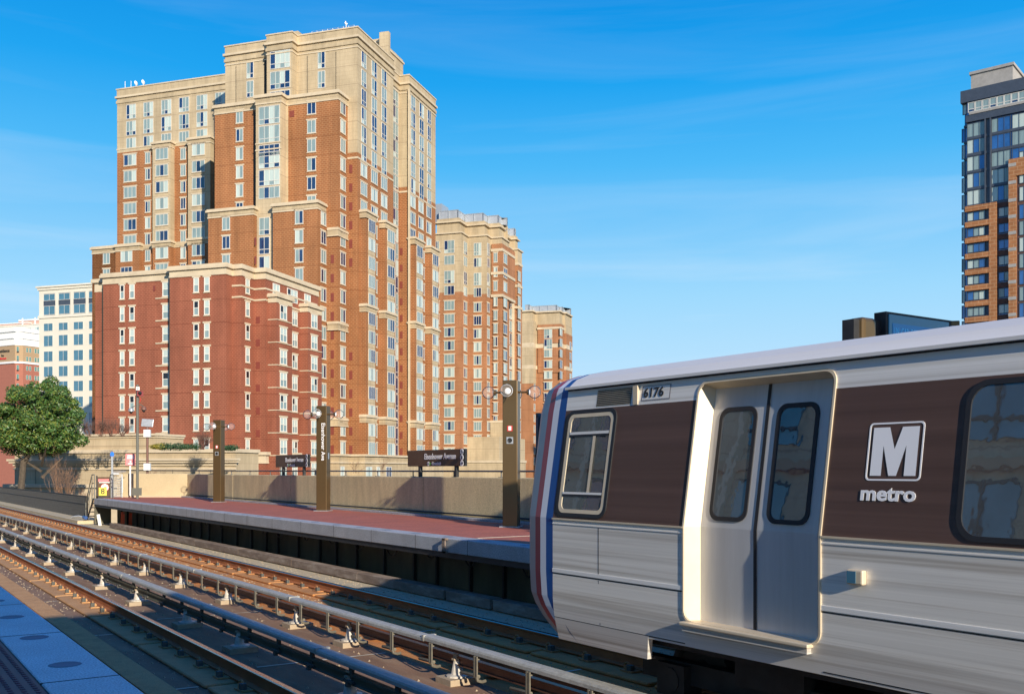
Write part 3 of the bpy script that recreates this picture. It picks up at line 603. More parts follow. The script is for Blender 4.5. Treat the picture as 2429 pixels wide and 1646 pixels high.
# ground floor stone
rp = outset(fp, 0.15)
rc.prism(rp, 0.9, 1.15); rc.prism(outset(fp, .1), 1.15, 2.0); rc.prism(outset(fp, .4), 2.0, 2.4)
for zz in range(1, 8):
    z = 24.7-2.955*zz-2.02+2.955; rc.box(U(370,110.4), ru1, 110.3, 110.4, z-.16, z)
B.part(rb, 'brick_wall', ['brick_red']); B.part(rc, 'cornice', ['cream_trim'])
vb = MB()
for k in range(0, 9):
    z = 24.7-2.955*k
    if k > 0: vb.box(U(607.5,113.5), U(616.5,113.5), 113.46, 113.52, z-2.6, z-1.7)
vb.box(U(364,110.4), U(369,110.4), 110.35, 110.42, 23.6, 24.3)
B.pieces(vb, 'vent_grille', ['vent_red'])
rr = [24.7-2.955*k for k in range(0, 9)]
for (a, b, v) in ((285, 296, 110.4), (307.5, 320, 110.4), (459.5, 472.5, 109.2), (484.5, 498, 109.2)): B.win('F', v, a, b, rr, 1.85, 'dh', 1, True)
B.win('F', 110.4, 386, 413.5, rr, 1.85, 'dh', 2, True); B.win('F', 110.6, 559.5, 570, [], 1.9)
B.win('S', U(573,110.6), 582.5, 591.5, rr, 1.85, 'dh', 1, True)
B.win('S', -69.04, 664, 680, rr[1:], 1.9, 'dh', 2, True); B.win('S', -69.04, 738, 752, rr[1:], 1.9, 'dh', 2, True)
B.win('S', -70.3, 692.5, 705, rr[1:], 1.9, 'dh', 2, True)
B.win('S', -70.3, 647, 663, rr[:1], 1.8, 'dh', 2); B.win('S', -70.3, 681, 705, rr[:1], 1.8, 'dh', 3); B.win('S', -70.3, 722, 736, rr[:1], 1.8, 'dh', 2)
B.win('S', -69.04, 664, 680, [0.4], 2.2, 'dh', 2); B.win('S', -69.04, 738, 752, [0.4], 2.2, 'dh', 2); B.win('S', U(573,110.6), 582.5, 591.5, [0.4], 2.2, 'dh', 1)
B.finish()

# ------------------------------------------------------------------ second and third towers
def side_tower(label, a0, px0, steps, k0z, pitch, nrow, ztop, zc, zbase, cols_f, cols_s, screen):
    """steps: list of (px_left, px_right, kind, v or u) describing the footprint from left to right"""
    u0 = U(px0, a0)
    t = Bld('apartment_tower', FM, u0+4, a0+8, BZ, label, 'building', 'brick apartment buildings beyond the station')
    poly = []; v = a0; u = u0
    poly.append((u, v)); planes = []
    for kind, px in steps:
        if kind == 'F': u = U(px, v); poly.append((u, v))
        else: v = V(px, u); poly.append((u, v))
        planes.append((kind, u, v))
    back = v + 6
    poly += [(u, back), (u0, back)]
    return t, poly, planes
t2, poly, pl = side_tower('middle brick tower with cream top floors and grey roof screen, between two other towers', 202.8, 1025,
    [('F',1094),('S',1110),('F',1154),('S',1164),('F',1190),('S',1207)], 0, 0, 0, 0, 0, 0, 0, 0, 0)
vE = pl[-1][2]; uE = pl[-1][1]
poly2 = [poly[0]] + [p for p in poly[1:-2]] + [(uE, vE), (uE-1.6, vE), (uE-1.6, V(1215, uE-1.6)), (U(1228, V(1215, uE-1.6)), V(1215, uE-1.6))]
vW = V(1215, uE-1.6); uW = U(1228, vW); vW2 = V(1238, uW)
poly2 += [(uW, vW2), (poly[0][0], vW2)]
b1 = MB(); c1 = MB(); d1 = MB()
z2c = Z(692, poly[1][0], 202.8)
b1.prism(poly2, BZ, z2c); c1.prism(poly2, z2c, 51.6)
bandp(d1, poly2, 51.6, 51.9, .3)
inn = outset(poly2, -0.8); c1.prism(inn, 51.9, 54.2); bandp(d1, inn, 54.2, 54.5, 0.5); c1.prism(inn, 54.5, 55.2)
# taller brick bays at the right end
vb1 = pl[4][2]; ub0 = pl[3][1]; ub1 = pl[4][1]
b1.box(ub0+.3, ub1+.25, vb1-.35, vb1+9, z2c, 50.3); b1.box(uW-1.2, uW+.2, vW-.2, vW2-.5, z2c, 48.5)
for zz in (50.3-1.7, z2c+4.6, z2c-.4): d1.box(ub0+.2, ub1+.4, vb1-.5, vb1+8.8, zz, zz+.6); d1.box(uW-1.3, uW+.35, vW-.35, vW2-.4, zz-.6, zz)
d1.box(uE-1.5, uE-1.0, vW-.4, vW, BZ, 50)
zb2 = 4.5; 
c1.prism([(pl[2][1]-8, pl[2][2]-.4), (ub1+.5, pl[2][2]-.4), (ub1+.5, vW2), (pl[2][1]-8, vW2)], BZ, Z(1037, ub0, vb1)); ubx = U(1163, vb1-.8); c1.box(ubx, ub1+.6, vb1-.8, vb1+5, BZ, Z(1003, ub0, vb1))
d1.box(ubx-.1, ub1+.7, vb1-.9, vb1+5, Z(1003, ub0, vb1), Z(1003, ub0, vb1)+.5)
pp_ = MB(); pp_.box(poly[0][0]-5, ub1+8, 196, 202, BZ, 1.6); t2.part(pp_, 'podium', ['cream']); d1.box(poly[0][0]-5, ub1+8.2, 195.8, 202, 1.6, 2.1)
t2.part(b1, 'brick_wall', ['brick_orange2']); t2.part(c1, 'stone_wall', ['cream']); t2.part(d1, 'cornice', ['cream_trim'])
s1 = MB()
sp = outset(poly2, -1.2)
for z0_, z1_, o in ((55.2, 55.35, 0), (56.9, 57.1, 0)): s1.prism(outset(poly2, -1.2), z0_, z1_)
s1.prism(outset(poly2, -1.25), 55.35, 56.9, 1)
k = 0
for (p, q) in zip(sp, sp[1:]):
    L_ = (Vector(q)-Vector(p)).length; n_ = max(1, int(L_/1.7))
    for i in range(n_+1):
        x = p[0]+(q[0]-p[0])*i/n_; y = p[1]+(q[1]-p[1])*i/n_; s1.box(x-.07, x+.07, y-.07, y+.07, 55.2, 57.0)
s1.box(U(1032, 205), U(1048, 205), 205, 209, 55, 59.0, 0)
t2.part(s1, 'roof_screen', ['galv', 'metal_grey'])
z0r = Z(480+155/5.625+280, U(1065,202.8), 202.8)   # a brick row top
rw = [z0r + 2.92*k for k in range(5, -14, -1)]
up = [r for r in rw if r > z2c]; lo = [r for r in rw if r <= z2c]
up = [z2c+2.6, z2c+5.9, z2c+8.9, z2c+12.2]; up = [51.0, 47.2-.1, 44.0, 40.6]
def c2(face, plane, a, b, n=3, cream_style='tall'):
    t2.win(face, plane, a, b, [z for z in (Z(560 if 0 else 0, 0, 1), )][:0] or [], 2)
    t2.win(face, plane, a, b, [50.2, 43.6], 2.75, 'tall', n); t2.win(face, plane, a, b, [46.9, 40.3], 2.0, 'win', n)
    t2.win(face, plane, a, b, [37.0 - 2.92*k for k in range(0, 13)], 2.05, 'win', n, True)
c2('F', 202.8, 1054, 1078, 3); c2('F', 202.8, 1034, 1042, 2)
c2('S', pl[0][1], 1100, 1107.5, 2); c2('F', pl[1][2], 1124, 1142, 3); c2('S', pl[2][1], 1155.5, 1161, 2)
t2.win('F', vb1-.35, 1171, 1180.5, [48.3, 45.1, 42.0, 38.6] + [35.5 - 2.92*k for k in range(0, 12)], 2.1, 'win', 2, True)
t2.win('S', ub1+.25, 1194.5, 1202.5, [48.3, 45.1, 42.0, 38.6] + [35.5 - 2.92*k for k in range(0, 12)], 2.1, 'win', 2, True)
t2.win('S', uE-1.6, 1208, 1213.5, [49.5-2.92*k for k in range(0, 17)], 2.6, 'tall', 1)
t2.win('S', uW+.2, 1228.5, 1234.5, [46.5-2.92*k for k in range(0, 16)], 2.1, 'win', 2, True)
t2.finish()

t3, poly, pl = side_tower('third apartment tower, smallest and furthest, just left of the train roof', 258.0, 1230, [('F',1264),('S',1271),('F',1329),('S',1337),('F',1343),('S',1357)], 0, 0, 0, 0, 0, 0, 0, 0, 0)
vW3 = pl[-1][2]
poly3 = poly[:-2] + [(pl[-1][1], vW3), (poly[0][0], vW3)]
b1 = MB(); c1 = MB(); d1 = MB(); s1 = MB()
zt3 = Z(735, U(1300,260), 260)
b1.prism(poly3, BZ, zt3-9); c1.prism(poly3, zt3-9, zt3-3.6)
c1.prism(outset(poly3, -.3), zt3-3.6, zt3-.6); bandp(d1, poly3, zt3-.6, zt3-.2, .2); bandp(d1, poly3, zt3-10.2, zt3-9, .12); bandp(d1, poly3, zt3-16, zt3-15, .12)
vb3 = pl[2][2]
b1.box(U(1276, vb3), pl[2][1]+.15, vb3-.3, vb3+7, zt3-9, zt3-3.9); b1.box(pl[4][1]-1.5, pl[4][1]+.15, pl[4][2]-.3, vW3-.2, zt3-9, zt3-6)
b1.box(U(1276, vb3), pl[2][1]+.15, vb3-.3, vb3+7, zt3-17, zt3-10.2)
d1.box(U(1276, vb3)-.1, pl[2][1]+.3, vb3-.45, vb3+7, zt3-5.2, zt3-4.6)
c1.box(poly[0][0], U(1264,258)+.1, 257.9, 264, zt3-20, zt3-3)
s1.prism(outset(poly3, -1.5), zt3-.6, zt3+.1); s1.prism(outset(poly3, -1.5), zt3+1.4, zt3+1.6); s1.prism(outset(poly3, -1.55), zt3+.1, zt3+1.4, 1)
sp = outset(poly3, -1.5)
for (p, q) in zip(sp, sp[1:]):
    L_ = (Vector(q)-Vector(p)).length; n_ = max(1, int(L_/2.0))
    for i in range(n_+1):
        x = p[0]+(q[0]-p[0])*i/n_; y = p[1]+(q[1]-p[1])*i/n_; s1.box(x-.08, x+.08, y-.08, y+.08, zt3-.4, zt3+1.6)
t3.part(b1, 'brick_wall', ['brick_orange2']); t3.part(c1, 'stone_wall', ['cream']); t3.part(d1, 'cornice', ['cream_trim']); t3.part(s1, 'roof_screen', ['galv', 'metal_grey'])
zz = [Z(771, -55, 260)-2.92*k for k in range(0, 13)]
t3.win('F', vb3-.3, 1290.5, 1310, zz[:2], 2.7, 'tall', 3); t3.win('F', vb3-.3, 1290.5, 1310, zz[2:], 2.0, 'win', 3, True)
t3.win('S', pl[2][1]+.15, 1328, 1333.5, zz, 2.1, 'win', 2); t3.win('S', U(1264,258), 1266, 1269.5, zz, 2.1, 'tall', 1)
t3.win('S', pl[4][1]+.15, 1351, 1355, zz[1:], 2.1, 'win', 2)
t3.finish()

# ------------------------------------------------------------------ pale office building, hotel and the roof behind, far left
O = Bld('office_building', FM, -185, 206, BZ, 'pale limestone office building with tinted paired windows, between the hotel and the orange brick tower', 'building')
ou0 = U(93, 205); ou1 = U(260, 205)
w = MB(); zt = Z(680, -190, 205); w.box(ou0, ou1, 205, 235, BZ, zt-.9); w.box(ou0-.3, ou1, 204.7, 235.3, zt-.9, zt-.3); w.box(ou0-.6, ou1, 204.4, 235.6, zt-.3, zt+.1)
zz = Z(755, -190, 205); w.box(ou0-.25, ou1, 204.75, 205, zz, zz+.7)
O.part(w, 'wall', ['cream_office'])
w = MB()
for a, b in ((104,131.5),(139.5,167),(175,203.5),(211,245)): w.box(U(a,205), U(b,205), 204.94, 205, Z(748,-190,205), Z(697,-190,205))
O.pieces(w, 'spandrel', ['dark_panel'])
for a, b in ((104,131),(139.5,166.5),(175,203),(211,238)):
    for y0, y1 in ((698,714),(726,747)): O.win('F', 204.94, a, b, [Z(y0,-190,205)], (y1-y0)*.1077, 'office', 2)
    for y0, y1 in ((767,786),(796,822),(833,858),(869,894),(905,930),(942,967),(980,1005)): O.win('F', 205, a, b-5, [Z(y0,-190,205)], (y1-y0)*.1077, 'office', 2)
O.finish()
H = Bld('hotel', FH, -165, 280, BZ, 'hotel with white top storey and tan band over red brick, behind the green tree', 'building')
hu = FH.U(36, 285); hd = FH.D(hu, 285); hz = lambda y: (HY-y)*hd/F
hp = [(hu-45, 285), (hu, 285), (hu+1.8, 287.6), (hu+1.8, 345), (hu-45, 345)]
w = MB(); w.prism(hp, BZ, hz(861)); H.part(w, 'brick_wall', ['brick_hotel'])
w = MB(); w.prism(hp, hz(858), hz(818)); H.part(w, 'stucco_wall', ['tan_stucco'])
w = MB(); w.prism(outset(hp, .5), hz(861.5), hz(857)); w.prism(outset(hp, .3), hz(818.5), hz(803)); w.prism(outset(hp, .8), hz(803), hz(800)); w.prism(outset(hp, -.5), hz(800), hz(786)); w.prism(outset(hp, 0.2), hz(786), hz(777)); H.part(w, 'white_parapet', ['white_stucco'])
for a, b in ((39.5, 45), (62, 67), (69, 74), (82, 87), (88.5, 93)):
    H.win('S', hu+1.8, a, b, [hz(y)*.99 for y in (820, 841.5, 864, 886, 908)], 2.0, 'green', 1)
H.finish()
def hsign(body, px, py, size, m, label_part):
    u = FH.U(px, 285); x, y, z = FH.W(u, 284.85, hz(py)); r_ = Vector(FH.W(1, 0))-Vector(FH.W(0, 0)); 
    text(body, size, m, (x, y, z), r_, (0, 0, 1), H.root, label_part, ext=.08, align='RIGHT', bold=.03, root=(0,0,0)).matrix_parent_inverse = H.root.matrix_world.inverted()
bpy.context.view_layer.update()
hsign('Residence', 23.5, 830.5, 2.0, 'joint_shade_dark', 'sign_lettering'); hsign('Inn', 10, 841, 1.4, 'joint_shade_dark', 'sign_lettering'); hsign('Marriott', 15.5, 848.5, 1.3, 'red_paint', 'sign_lettering')
K = Bld('distant_building', FM, -330, 385, BZ, 'distant cream building with pink roof steps, top left behind the hotel', 'building')
w = MB(); w.box(U(-60,380), U(97,380), 380, 400, BZ, Z(764,-330,380)); w.box(U(-60,380), U(97,380), 379.6, 400, Z(764,-330,380), Z(762,-330,380)); K.part(w, 'wall', ['cream_office'])
w = MB(); w.box(U(-60,384), U(66,384), 384, 400, 20, Z(755,-330,380)); w.box(U(44,386), U(97,386), 386, 400, 20, Z(746,-330,380)); K.pieces(w, 'pink_roof', ['pink_stucco'])
w = MB(); w.box(U(-60,383.5), U(66,383.5), 383.5, 400, Z(755,-330,380), Z(753,-330,380)); w.box(U(44,385.5), U(97,385.5), 385.5, 400, Z(747.5,-330,380), Z(744,-330,380)); w.box(U(52,383),U(54,383),383,383.4,50,Z(743,-330,380)); w.box(U(82,383),U(84,383),383,383.4,50,Z(743,-330,380)); K.pieces(w, 'white_trim', ['white_stucco'])
K.win('F', 380, 63, 75, [Z(770.5,-330,380)], 2.0, 'win', 3); K.win('F', 380, 83, 93, [Z(769,-330,380)], 2.2, 'win', 2); K.win('F', 380, 43, 56, [Z(771,-330,380)], 1.2, 'win', 2)
K.finish()

# ------------------------------------------------------------------ modern glass tower, right edge
VR = 150.0
UR, ZR = (lambda px: FR.U(px, VR)), (lambda py, px: (HY-py)*FR.D(FR.U(px, VR), VR)/F)
G = Bld('glass_tower', FR, UR(2360), VR+8, BZ, 'modern glass and brown brick tower at the right edge above the train', 'building')
gu0, gu1 = UR(2293), UR(2620)
ztop = ZR(216, 2283); fh = 3.0
yrow = [397, 487, 577, 667, 757, 855, 945]       # floor lines in the measuring crop
zf = lambda yc, xc: ZR(120 + yc/2.317, 1940 + xc/2.317)
ztop = zf(230, 785)
gl_ = MB(); dk = MB(); bk = MB(); bd = MB(); tn = MB()
gl_.box(gu0+.02, gu1, VR+.05, VR+30, BZ, ztop-1.2)
gl_.box(UR(2280.5), gu0+.3, VR+1.6, VR+24, BZ, ztop-1.0)
# crown: dark fascia, glazed band with curtains, dark band
dk.box(UR(2279), gu1, VR-.25, VR+30, ztop-1.7, ztop)
zg0 = zf(355, 800); zg1 = ztop-1.7
G.win('F', VR+.4, 2283, 2294, [zg1-.05], zg1-zg0-.1, 'curtain', 1)
for k in range(14):
    a = 2296 + k*17.2; u_ = (UR(a), UR(a+16.2)); G.wins.append((-(1+.1*k), len(G.wins), (u_[1]-u_[0], zg1-zg0-.2, 1, 'tall', 2+k % 3, False), ((u_[0]+u_[1])/2, VR-.02, zg1-.1), 0))
zb0 = zf(400, 822)
dk.box(UR(2292), gu1, VR-.3, VR+1, zb0, zg0-.3); tn.box(UR(2300), gu1, VR-.4, VR-.1, zg0-.3, zg0)
zfl = [zf(y, 822) for y in (400, 490, 582, 675, 768, 862)] 
zfl2 = [zfl[-1] - (i+1)*(zf(877,822)-zf(1311,822))/5.0 for i in range(14)]
allf = zfl + zfl2
bu0, bu1 = UR(2339), UR(2349)      # dark vertical slot
for i in range(len(zfl)-1):
    za, zb = zfl[i], zfl[i+1]
    dk.box(gu0, gu1, VR-.12, VR+.02, zb-.12, zb+.25)
    G.win('F', VR, 2294, 2338, [za-.15], za-zb-.35, 'curtain', 3); G.win('F', VR, 2351, 2398, [za-.15], za-zb-.35, 'curtain', 3); G.win('F', VR, 2400, 2450, [za-.15], za-zb-.35, 'curtain', 3); G.win('F', VR, 2452, 2510, [za-.15], za-zb-.35, 'curtain', 3)
dk.box(bu0, bu1, VR-.02, VR+.1, zfl[-1], zfl[0]); dk.box(bu0-.15, bu0, VR-.35, VR, zfl[-1], zfl[0]); dk.box(bu1, bu1+.15, VR-.35, VR, zfl[-1], zfl[0])
# lower brick frame with glazed bays
bt = zfl[-1]
for i in range(-1, len(zfl2)-1):
    za = zfl2[i] if i >= 0 else bt; zb = zfl2[i+1]
    bk.box(UR(2291), UR(2348), VR-.5, VR+.1, za-.75, za)
    G.win('F', VR-.1, 2294, 2338, [za-.8], za-zb-.9, 'curtain', 3)
    dk.box(UR(2338), UR(2348), VR-.05, VR+.05, zb, za)
    bd.box(UR(2366), UR(2397), VR-.1, VR+.1, za-.75, za)  # brick in the right bay's shadow, its shade put into the colour
    G.win('F', VR-.05, 2368, 2396, [za-.8], za-zb-.9, 'curtain', 2)
bk.box(UR(2348), UR(2366), VR-.52, VR+.2, BZ, bt)
# right brick bay
ct3 = zf(605, 1090)
bk.box(UR(2397), UR(2415), VR-1.15, VR+1, BZ, ct3); bk.box(UR(2415), gu1, VR-1.15, VR+1, ct3-2.4, ct3)
bd.box(UR(2415), gu1, VR-.9, VR+1, BZ, ct3-2.4)
for i in range(3, len(allf)-1):
    tn.box(UR(2397)-.02, UR(2415), VR-1.19, VR-1.0, allf[i]-.5, allf[i]-.05)
for i in range(2, len(allf)-2): G.win('F', VR-.9, 2417, 2440, [allf[i]-1.0], 2.0, 'curtain', 2); G.win('F', VR-.9, 2450, 2480, [allf[i]-1.0], 2.0, 'curtain', 2)
# glazed return on the left
for i in range(len(allf)-1):
    za, zb = allf[i], allf[i+1]
    dk.box(UR(2279.5), gu0+.1, VR+1.35, VR+1.6, za-.15, za+.15); G.win('F', VR+1.6, 2281, 2290, [za-.2], za-zb-.3, 'curtain', 1)
zp_ = zf(88, 1060)+1.2; tn.box(FR.U(2303, VR+3), FR.U(2402, VR+3), VR+3, VR+18, ztop-1, zp_); tn.box(FR.U(2303, VR+3)-.2, FR.U(2402, VR+3)+.2, VR+2.8, VR+18.2, zp_, zp_+.4)
G.pieces(gl_, 'glass_wall', ['glass_blue']); G.pieces(dk, 'dark_cladding', ['dark_panel']); G.pieces(bk, 'brick_frame', ['brick_tower']); G.pieces(bd, 'shaded_brick', ['brick_shade']); G.pieces(tn, 'stone_trim', ['roof_grey'])
G.finish()

# ================================================================== THE TRACKS AND PLATFORMS
DZ = -2.42
t = MB()
def slab(x0, x1, y0, y1, m, z=DZ): t.box(x0, x1, y0, y1, z-0.35, z, m)
slab(0.6, 2.95, -30, 260, 0); slab(2.95, 4.1, -30, 260, 1); slab(4.1, 6.0, -30, 260, 1); slab(6.0, 8.02, -30, 260, 2); slab(8.02, 9.6, -30, 260, 3, -2.27)
tag(t.build('track_bed', ['deck_ochre', 'deck_brown', 'deck_rust', 'deck_pale']), kind='structure')
# plinths under the rails, cast in lengths with gaps between
def plinths(xa, xb, top, L_, gap, y0, y1, m, edge=0.0):
    k = 0; y = y0
    while y < y1:
        b = MB(); b.box(xa, xb, y, y+L_-gap, DZ+.004, top)
        o = b.build('rail_plinth', m, None, (0, 0, 0)); bevel(o, .012, 1); tag(o, kind='structure'); y += L_
plinths(3.30, 4.06, -2.375, 3.15, 0.10, 1.6, 70, 'plinth')
plinths(7.45, 8.10, -2.375, 2.4, 0.10, 1.2, 70, 'plinth_rust')
plinths(1.95, 2.62, -2.375, 3.15, 0.10, 1.6, 70, 'plinth')
lb = MB()
b = MB(); b.box(2.66, 2.98, -10, 70, DZ+.003, DZ+.05); o = b.build('drain_curb', 'plinth'); tag(o, kind='structure')
for x0, x1, ys in ((4.2, 5.95, (11.9, 16.6, 21.4, 27, 34, 42)), (2.1, 3.28, (7.85, 11.2, 15.5, 20)), (6.9, 7.44, (9.6, 13.2, 17.3, 23, 30))):
    for y in ys:
        q = rnd.uniform(-.05, .05); b = MB(); b.quad([(x0, y+q-.025, DZ+.006), (x1, y-.02, DZ+.006), (x1, y+.02, DZ+.006), (x0, y+q+.03, DZ+.006)]); tag(b.build('deck_joint', 'white_line'), kind='structure')
# rails
PROF = [(-.068,0),(.068,0),(.068,.011),(.012,.03),(.009,.125),(.036,.137),(.036,.158),(.028,.168),(-.028,.168),(-.036,.158),(-.036,.137),(-.009,.125),(-.012,.03),(-.068,.011)]
fm = MB()     # one rail fastener: plate, side blocks and sprung clips
fm.box(-.20, .20, -.11, .11, -.018, .0, 0)
for s_ in (-1, 1):
    fm.box(s_*.13, s_*.19, -.075, .0, 0, .065, 1)
    fm.box(s_*.10, s_*.185, .0, .04, 0, .05, 0)
    pts = [(s_*.15, .03+.05*math.sin(a), .035+.05*math.cos(a)) for a in [x*.45-1.6 for x in range(9)]]
    fm.path(pts, .013, 5, 0)
    fm.box(s_*.08, s_*.15, .06, .10, 0, .028, 0)
fme = fm.mesh('rail_fastener', ['clip', 'clip_block'])
fm2e = fm.mesh('rail_fastener', ['plinth', 'clip_block'])
def rail(x, label, y0=-20, y1=200, fy=(2.0, 72), sp=.78, me=fme, seedy=0.0):
    r = empty('running_rail', (x, y0, RT-.168), label, 'rail', 'running rails')
    b = MB(); b.extr(PROF, 0, y1-y0, 0, ms=[0,0,0,0,0,0,1,1,1,0,0,0,0,0]); b.build('rail_bar', ['rust', 'rail_head'], r)
    y = fy[0]+seedy; n = 0
    while y < fy[1] and n < 96:
        o = inst(me, 'rail_fastener', r, (0, y-y0+rnd.uniform(-.03,.03), 0), rnd.uniform(-.06,.06)); y += sp*(1 if y < 45 else 1.0); n += 1
    return r
rail(2.275, 'rail half hidden below the near platform edge, closest to the camera', fy=(8, 30), me=fm2e)
rail(3.71, 'rusty rail with a shiny purple head running through the shade in the lower left', me=fm2e)
rail(6.39, 'rail mostly hidden behind the pale speckled cover board, under the train wheels')
rail(7.84, 'bright orange rusty rail lined with clips, passing just under the train skirt')

# third rails with cover boards on porcelain insulators
def insulator(x, y, parent, near):
    r = empty('insulator', (0, 0, 0)); r.parent = parent; r.location = (x, y, 0)
    b = MB(); b.box(-.19, .19, -.17, .17, 0, .07, 0); b.build('concrete_pad', 'pad', r)
    b = MB(); b.lathe((0,0,.07), [(.001,0),(.13,0),(.13,.018),(.075,.03),(.062,.10),(.048,.17),(.052,.19),(.001,.195)], 14); b.build('porcelain', 'insulator', r, smooth=False)
    b = MB(); b.box(-.035,-.005,-.04,.04,.25,.33); b.box(-.06, .06, -.03, .03, .26, .28); b.build('clamp', 'pad', r)
def third_rail(x, label, ytop, ins, kind):
    r = empty('third_rail', (x, 0, DZ), label, 'third rail', 'third rails with cover boards')
    y0, y1 = 1.0, 150
    # contact rail
    cp = [(-.04,0),(.04,0),(.04,.012),(.012,.02),(.012,.075),(.035,.085),(.035,.11),(-.035,.11),(-.035,.085),(-.012,.075),(-.012,.02),(-.04,.012)]
    zc = .205 if kind == 'B' else .20
    b = MB(); b.extr([(p[0]+(.04 if kind=='B' else -.03), p[1]+zc) for p in cp], y0, y1); b.build('contact_rail', 'contact_rail' if kind == 'B' else 'olive_pipe', r)
    ct_ = ytop - DZ
    y = y0; k = 0
    while y < 75:      # cover boards in lengths, lapped at the joints
        L_ = 4.3 if k % 3 else 5.1; dz = rnd.uniform(-.006, .006); w = .082
        pr = [(-w,-.064),(-w,-.03),(-w*.86,-.010),(-w*.4,0),(w*.5,0),(w*.9,-.012),(w,-.035),(w,-.064),(w-.012,-.064),(w-.014,-.035),(-w+.016,-.034),(-w+.012,-.064)]
        b = MB(); b.extr([(a, c+ct_+dz) for a, c in pr], y, y+L_+.0)
        b.box(-w-.004, w+.004, y-.02, y+.03, ct_-.066, ct_+.003) if k else None
        b.build('cover_board', 'cover', r); y += L_+.005; k += 1
    b = MB(); b.box(-.08, .08, y, y1, ct_-.075, ct_); b.build('cover_board', 'cover', r)
    # brackets
    bm = MB()
    if kind == 'B':
        bm.box(-.105,-.09,-.035,-.008,-.30,-.06); bm.box(-.105,-.09,.010,.035,-.30,-.06)
        bm.path([(-.097,-.02,-.28),(-.08,-.02,-.325),(-.02,-.01,-.345),(.03,0,-.34)], .018, 6); bm.tube((-.02,.06,-.30),(.03,.5,-.33),.022,n=6); bm.box(-.1,.05,-.03,.03,-.10,-.085)
    else:
        bm.box(-.055,-.02,-.035,.035,-.19,-.05); bm.box(-.10,-.06,-.03,.03,-.27,-.21); bm.box(-.09,-.06,-.12,.12,-.225,-.20)
    me = bm.mesh('bracket', ['bracket' if kind == 'B' else 'bracket_dark'])
    y = 2.2; n = 0
    while n < 70: inst(me, 'bracket', r, (0, y, ct_)); y += 1.0 if kind == 'B' else 1.05; n += 1
    for yy in ins: insulator(0.03 if kind == 'B' else -.03, yy, r, kind)
    return r
iB = [3.6, 6.6, 9.8, 12.7, 14.64, 18, 21, 24] + [27+3*k for k in range(14)]
iA = [3.9, 6.9, 9.6, 13.1, 15.6, 18.7, 21.6, 24.9] + [27.9+3.1*k for k in range(13)]
third_rail(5.78, 'power rail under the pale speckled cover board, sunlit, nearer the train', -1.955, iB, 'B')
third_rail(4.42, 'power rail under the cover board that turns blue in the shade, nearer the camera', -1.975, iA, 'A')

# far platform
FX = 8.62; EY = 44.2
pf = empty('platform', (FX, 0, PT)); tag(pf, kind='structure')
b = MB(); b.box(FX, FX+.42, -20, EY, PT-.245, PT); 
o = b.build('granite_edge', 'granite', pf, (FX,0,PT)); bevel(o, .01, 1)
b = MB(); b.box(FX+.42, 12.4, -20, EY+1.8, PT-.30, PT-.003); b.build('tile_surface', 'platform_tile', pf, (FX,0,PT))
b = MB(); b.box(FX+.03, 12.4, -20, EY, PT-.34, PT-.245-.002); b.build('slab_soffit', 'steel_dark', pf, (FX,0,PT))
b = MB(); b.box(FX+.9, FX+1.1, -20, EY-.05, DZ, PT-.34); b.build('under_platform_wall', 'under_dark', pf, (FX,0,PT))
pb = MB(); pb.box(-.03, .03, -.025, .025, 0, 1.0); pm = pb.mesh('steel_post', ['steel_dark'])
for k in range(36): inst(pm, 'steel_post', pf, (.84, 1.0+k*1.2+rnd.uniform(-.25,.25), DZ-PT))
b = MB(); b.tube((.55, 1, -.36), (.55, 43, -.36), .02, n=6); b.tube((.7, 1, -.43), (.7, 43, -.43), .03, n=6); b.build('cable_tray', 'galv', pf)
cb = MB()
for k in range(26):
    y = 2+k*1.55+rnd.uniform(-.4,.4); w_ = rnd.uniform(.3,.6); h_ = rnd.uniform(.08,.22)
    pts = [(.5, y+w_*i/6, -.36-h_*math.sin(math.pi*i/6)) for i in range(7)]
    c_ = MB(); c_.path(pts, .012, 5); c_.build('hanging_cable', 'rubber', pf)
db = MB(); db.lathe((0,0,0), [(.001,.003),(.085,.003),(.095,0)], 18); dm = db.mesh('edge_light', ['light_disc'])
M['platform_tile'].node_tree.nodes['Principled BSDF'].inputs['Roughness'].default_value = .8
for k in range(36): inst(dm, 'edge_light', pf, (.21, .8+k*1.2, .001))
b = MB(); b.box(9.08, 12.1, 14.62, 14.68, PT-.002, PT+.002); o = b.build('floor_joint', 'white_line', pf, (FX,0,PT))
# dented steel bracket on the platform edge
r = empty('edge_bracket', (FX-.01, yat(1061, FX), PT-.245), 'small rusty bracket fixed upright to the granite platform edge', 'bracket')
b = MB(); b.box(-.07, 0, -.05, .05, .0, .03); b.box(-.07, -.05, -.05, .05, .0, .235); b.box(-.07, .0, -.05, .05, .22, .25); b.build('plate', 'curb', r)
# beam along the foot of the platform
cbm = empty('timber_curb', (8.66, 0, DZ), 'long weathered timber kerb in lengths, on the deck below the far platform', 'kerb')
ys = [1.0, 6.2, 11.3, 13.5, 15.0, 18.6, 22.2, 26.0, 30.0, 34.0, 38.0, 41.5]
for a, c in zip(ys, ys[1:]):
    b = MB(); gp = .09 if a in (13.5, 15.0) else .012; b.box(0, .26, a+gp, c-.005, .17, .34); o = b.build('kerb_length', 'curb', cbm); bevel(o, .008, 1)
